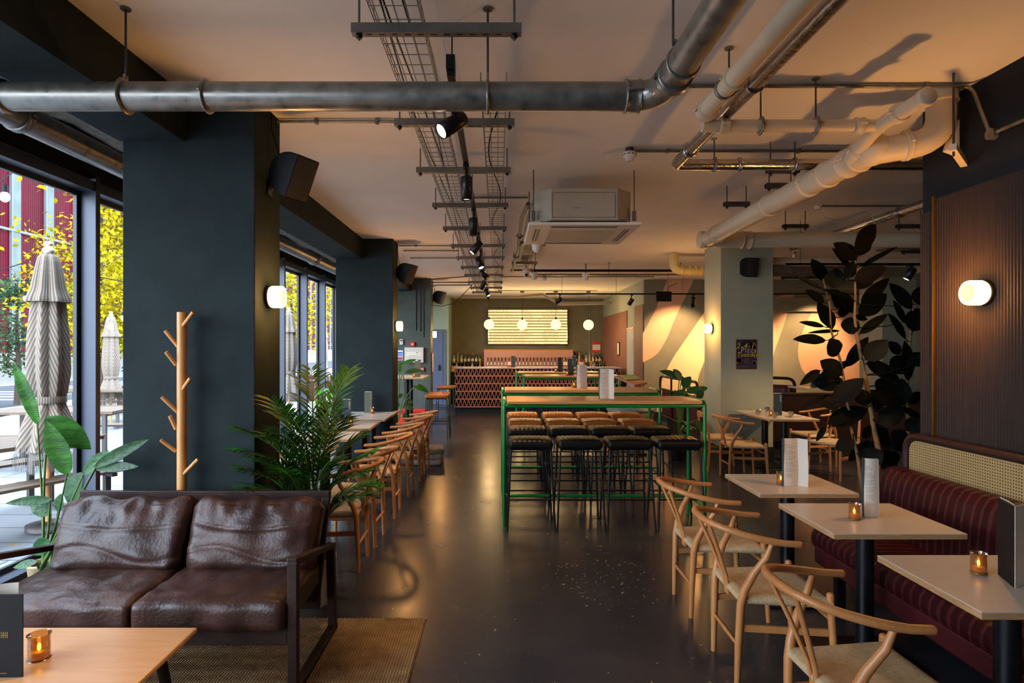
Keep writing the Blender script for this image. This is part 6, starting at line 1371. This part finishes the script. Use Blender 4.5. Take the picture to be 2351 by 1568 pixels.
# bird of paradise by the sofa
bp = potted('bird_of_paradise_plant', 'big green bird of paradise plant in a sand pot, left of the sofa', -2.98, 3.92, .092, .215, m_pot)
root = V(-2.96, 3.92, .19)
LB = [((250, 500), (85, 75), 40, 3.85), ((290, 445), (585, 640), 78, 3.75), ((440, 820), (300, 460), 72, 3.72), ((600, 765), (955, 575), 38, 3.44), ((600, 770), (890, 752), 34, 3.46), ((440, 1000), (525, 790), 80, 4.05), ((530, 810), (700, 650), 42, 3.5), ((340, 970), (35, 990), 30, 3.7), ((330, 1060), (190, 960), 66, 3.75), ((315, 1300), (395, 1215), 30, 3.75), ((320, 1230), (210, 1320), 52, 3.7), ((240, 1370), (85, 1405), 26, 3.65), ((380, 1375), (285, 1435), 28, 3.65), ((610, 760), (690, 730), 26, 3.5), ((370, 1050), (400, 930), 40, 4.0)]
traced(bp, [l+(m_leafg if i in (1, 2, 0) else m_leafd,) for i, l in enumerate(LB)], 3.8, .1, (0, 800), 2.8, [m_leafg], m_stem, None, lambda b: root+V((b.x-root.x)*.08, (b.y-root.y)*.3, 0), 5, .3, .15, .06, .011)
# plant behind second pillar
b2p = potted('bird_of_paradise_plant', 'tall leafy plant with drooping blades beside the second dark pillar', -1.72, 9.6, .16, .3, m_pot)
rt = V(-1.66, 9.6, .28)
def g2(px, py, Y=9.6): return at(px, py, Y)
gm = M()
for pts in (((918, 960), (916, 900), (917, 858)), ((920, 960), (913, 885), (925, 858), (935, 852)), ((926, 960), (929, 900), (926, 862)), ((922, 960), (933, 910), (948, 890)), ((920, 960), (922, 930), (925, 915))): gm.tube([rt]+[g2(*p) for p in pts[1:]], .009, 6)
gm.obj('stems', m_stem, b2p)
for (a, b, w) in (((918, 855), (922, 828), 5), ((920, 838), (957, 823), 5), ((928, 855), (974, 848), 6), ((948, 886), (984, 900), 4.5), ((922, 912), (915, 905), 7), ((928, 915), (940, 912), 7), ((935, 920), (948, 924), 6), ((926, 930), (950, 938), 8), ((916, 925), (912, 935), 6), ((925, 950), (935, 958), 6), ((958, 881), (985, 900), 4)):
    p, q = g2(*a), g2(*b); g = M(); leaf(g, p, q, w*9.6/F, (.1, -1, .4), .15, .25, 8, .8, .1); g.obj('leaf', m_leafd if w > 5 else m_leafg, b2p)
# small green plant at the second window
b3 = potted('leafy_plant', 'bright green leafy plant by the window behind the bench', -2.88, 8.9, .14, .28, m_dpot)
gm = M(); rt = V(-2.88, 8.9, .26)
for (a, b, w) in (((745, 940), (724, 915), 8), ((750, 915), (766, 903), 8), ((755, 925), (765, 935), 7), ((740, 905), (725, 895), 7), ((752, 950), (766, 945), 6), ((745, 900), (755, 893), 6)):
    p, q = at(*a, 8.6), at(*b, 8.6); gm.tube([rt, rt.lerp(p, .5)+V(0, 0, .1), p], .006, 6); g = M(); leaf(g, p, q, w*8.9/F, (.2, -1, .5), .1, .2, 8, .8, .1); g.obj('leaf', mat('bright_green_leaf', '#4fb02a', .4), b3)
gm.obj('stems', m_stem, b3)
# plant right of the bar tables
b4 = potted('bird_of_paradise_plant', 'broad leaved plant standing between the bar tables and sage pillar', 2.60, 8.62, .17, .34, m_dpot)
rt = V(2.62, 8.6, .3); gm = M()
for (a, b, w, Y) in (((1560, 868), (1514, 848), 9, 8.3), ((1565, 870), (1545, 845), 9, 8.3), ((1568, 890), (1586, 862), 11, 8.2), ((1570, 880), (1563, 860), 6, 8.4), ((1575, 900), (1624, 890), 9, 8.1), ((1580, 905), (1543, 903), 10, 8.2), ((1608, 893), (1608, 918), 9, 8.0), ((1602, 898), (1625, 888), 7, 8.2), ((1575, 885), (1590, 900), 8, 8.5), ((1560, 970), (1590, 985), 9, 8.3), ((1600, 965), (1612, 990), 9, 8.1), ((1580, 1000), (1560, 975), 7, 8.2), ((1605, 1010), (1595, 1035), 8, 8.1), ((1550, 895), (1553, 925), 5, 8.5)):
    p, q = at(*a, Y), at(*b, Y); gm.tube([rt, V(rt.x+(p.x-rt.x)*.4, rt.y, rt.z+(p.z-rt.z)*.6), p], .007, 6); g = M(); leaf(g, p, q, w*Y/F, (.2, -1, .5), .18, .2, 8, .75, .15); g.obj('leaf', m_leafd, b4)
gm.obj('stems', m_stem, b4)
# areca palm
pa = potted('areca_palm', 'bushy areca palm behind the right end of the sofa', -1.16, 3.80, .125, .30, m_wpot)
random.seed(77); rt = V(-1.18, 3.82, .28)
fr_ = [((800, 852), 4.05, .75), ((715, 850), 4.15, .7), ((545, 985), 3.50, .65), ((548, 1035), 3.50, .6), ((570, 1120), 3.5, .5), ((830, 1000), 3.9, .6), ((850, 1040), 3.75, .55), ((840, 1085), 3.7, .5), ((835, 1140), 3.65, .45), ((660, 940), 3.5, .55), ((645, 990), 3.52, .5), ((760, 930), 4.2, .55), ((690, 960), 3.7, .45), ((600, 1060), 3.5, .5), ((740, 1000), 3.65, .5), ((790, 960), 4.25, .55), ((610, 1000), 3.5, .5), ((700, 1040), 3.55, .5), ((655, 1080), 3.52, .45), ((755, 1060), 3.58, .45), ((625, 920), 3.5, .4), ((860, 1110), 3.95, .45), ((560, 1080), 3.5, .4)]
gm = M()
for k, (tp_, Y, ar) in enumerate(fr_):
    tip = at(*tp_, Y); b = rt+V(random.uniform(-.05, .05), random.uniform(-.05, .05), 0); up = V(0, 0, 1); L = (tip-b).length
    c1 = b+V((tip.x-b.x)*.12, (tip.y-b.y)*.12, (tip.z-b.z)*.55+L*.28); c2 = b+(tip-b)*.65+V(0, 0, L*.22)
    def bz(s): return b*(1-s)**3+c1*3*s*(1-s)**2+c2*3*s*s*(1-s)+tip*s**3
    P = [bz(s/14) for s in range(15)]; gm.tube(P, [.007*(1-s/16)+.0015 for s in range(15)], 6); g = M(); n = 20
    for j in range(n):
        s = .34+.66*j/(n-1); p = bz(s); d = (bz(min(1, s+.03))-bz(max(0, s-.03))).normalized(); sd = d.cross(V(0, 0, 1))
        sd = sd.normalized() if sd.length > .05 else V(1, 0, 0); ll = (.21*math.sin(PI*min(.94, .18+.72*(s-.34)/.66))**.7+.02)*(.75+.35*random.random())
        for q in (-1, 1):
            dr = (d*.75+sd*q*.75+V(0, 0, random.uniform(-.05, .3))).normalized(); leaf(g, p, p+dr*ll+V(0, 0, -.12*ll), .0085, (sd*q*.3+V(0, -.3, 1)), .18, .5, 4, .6)
    g.obj('frond', m_palm if k % 3 else m_leafg, pa)
gm.obj('stems', m_stem, pa)
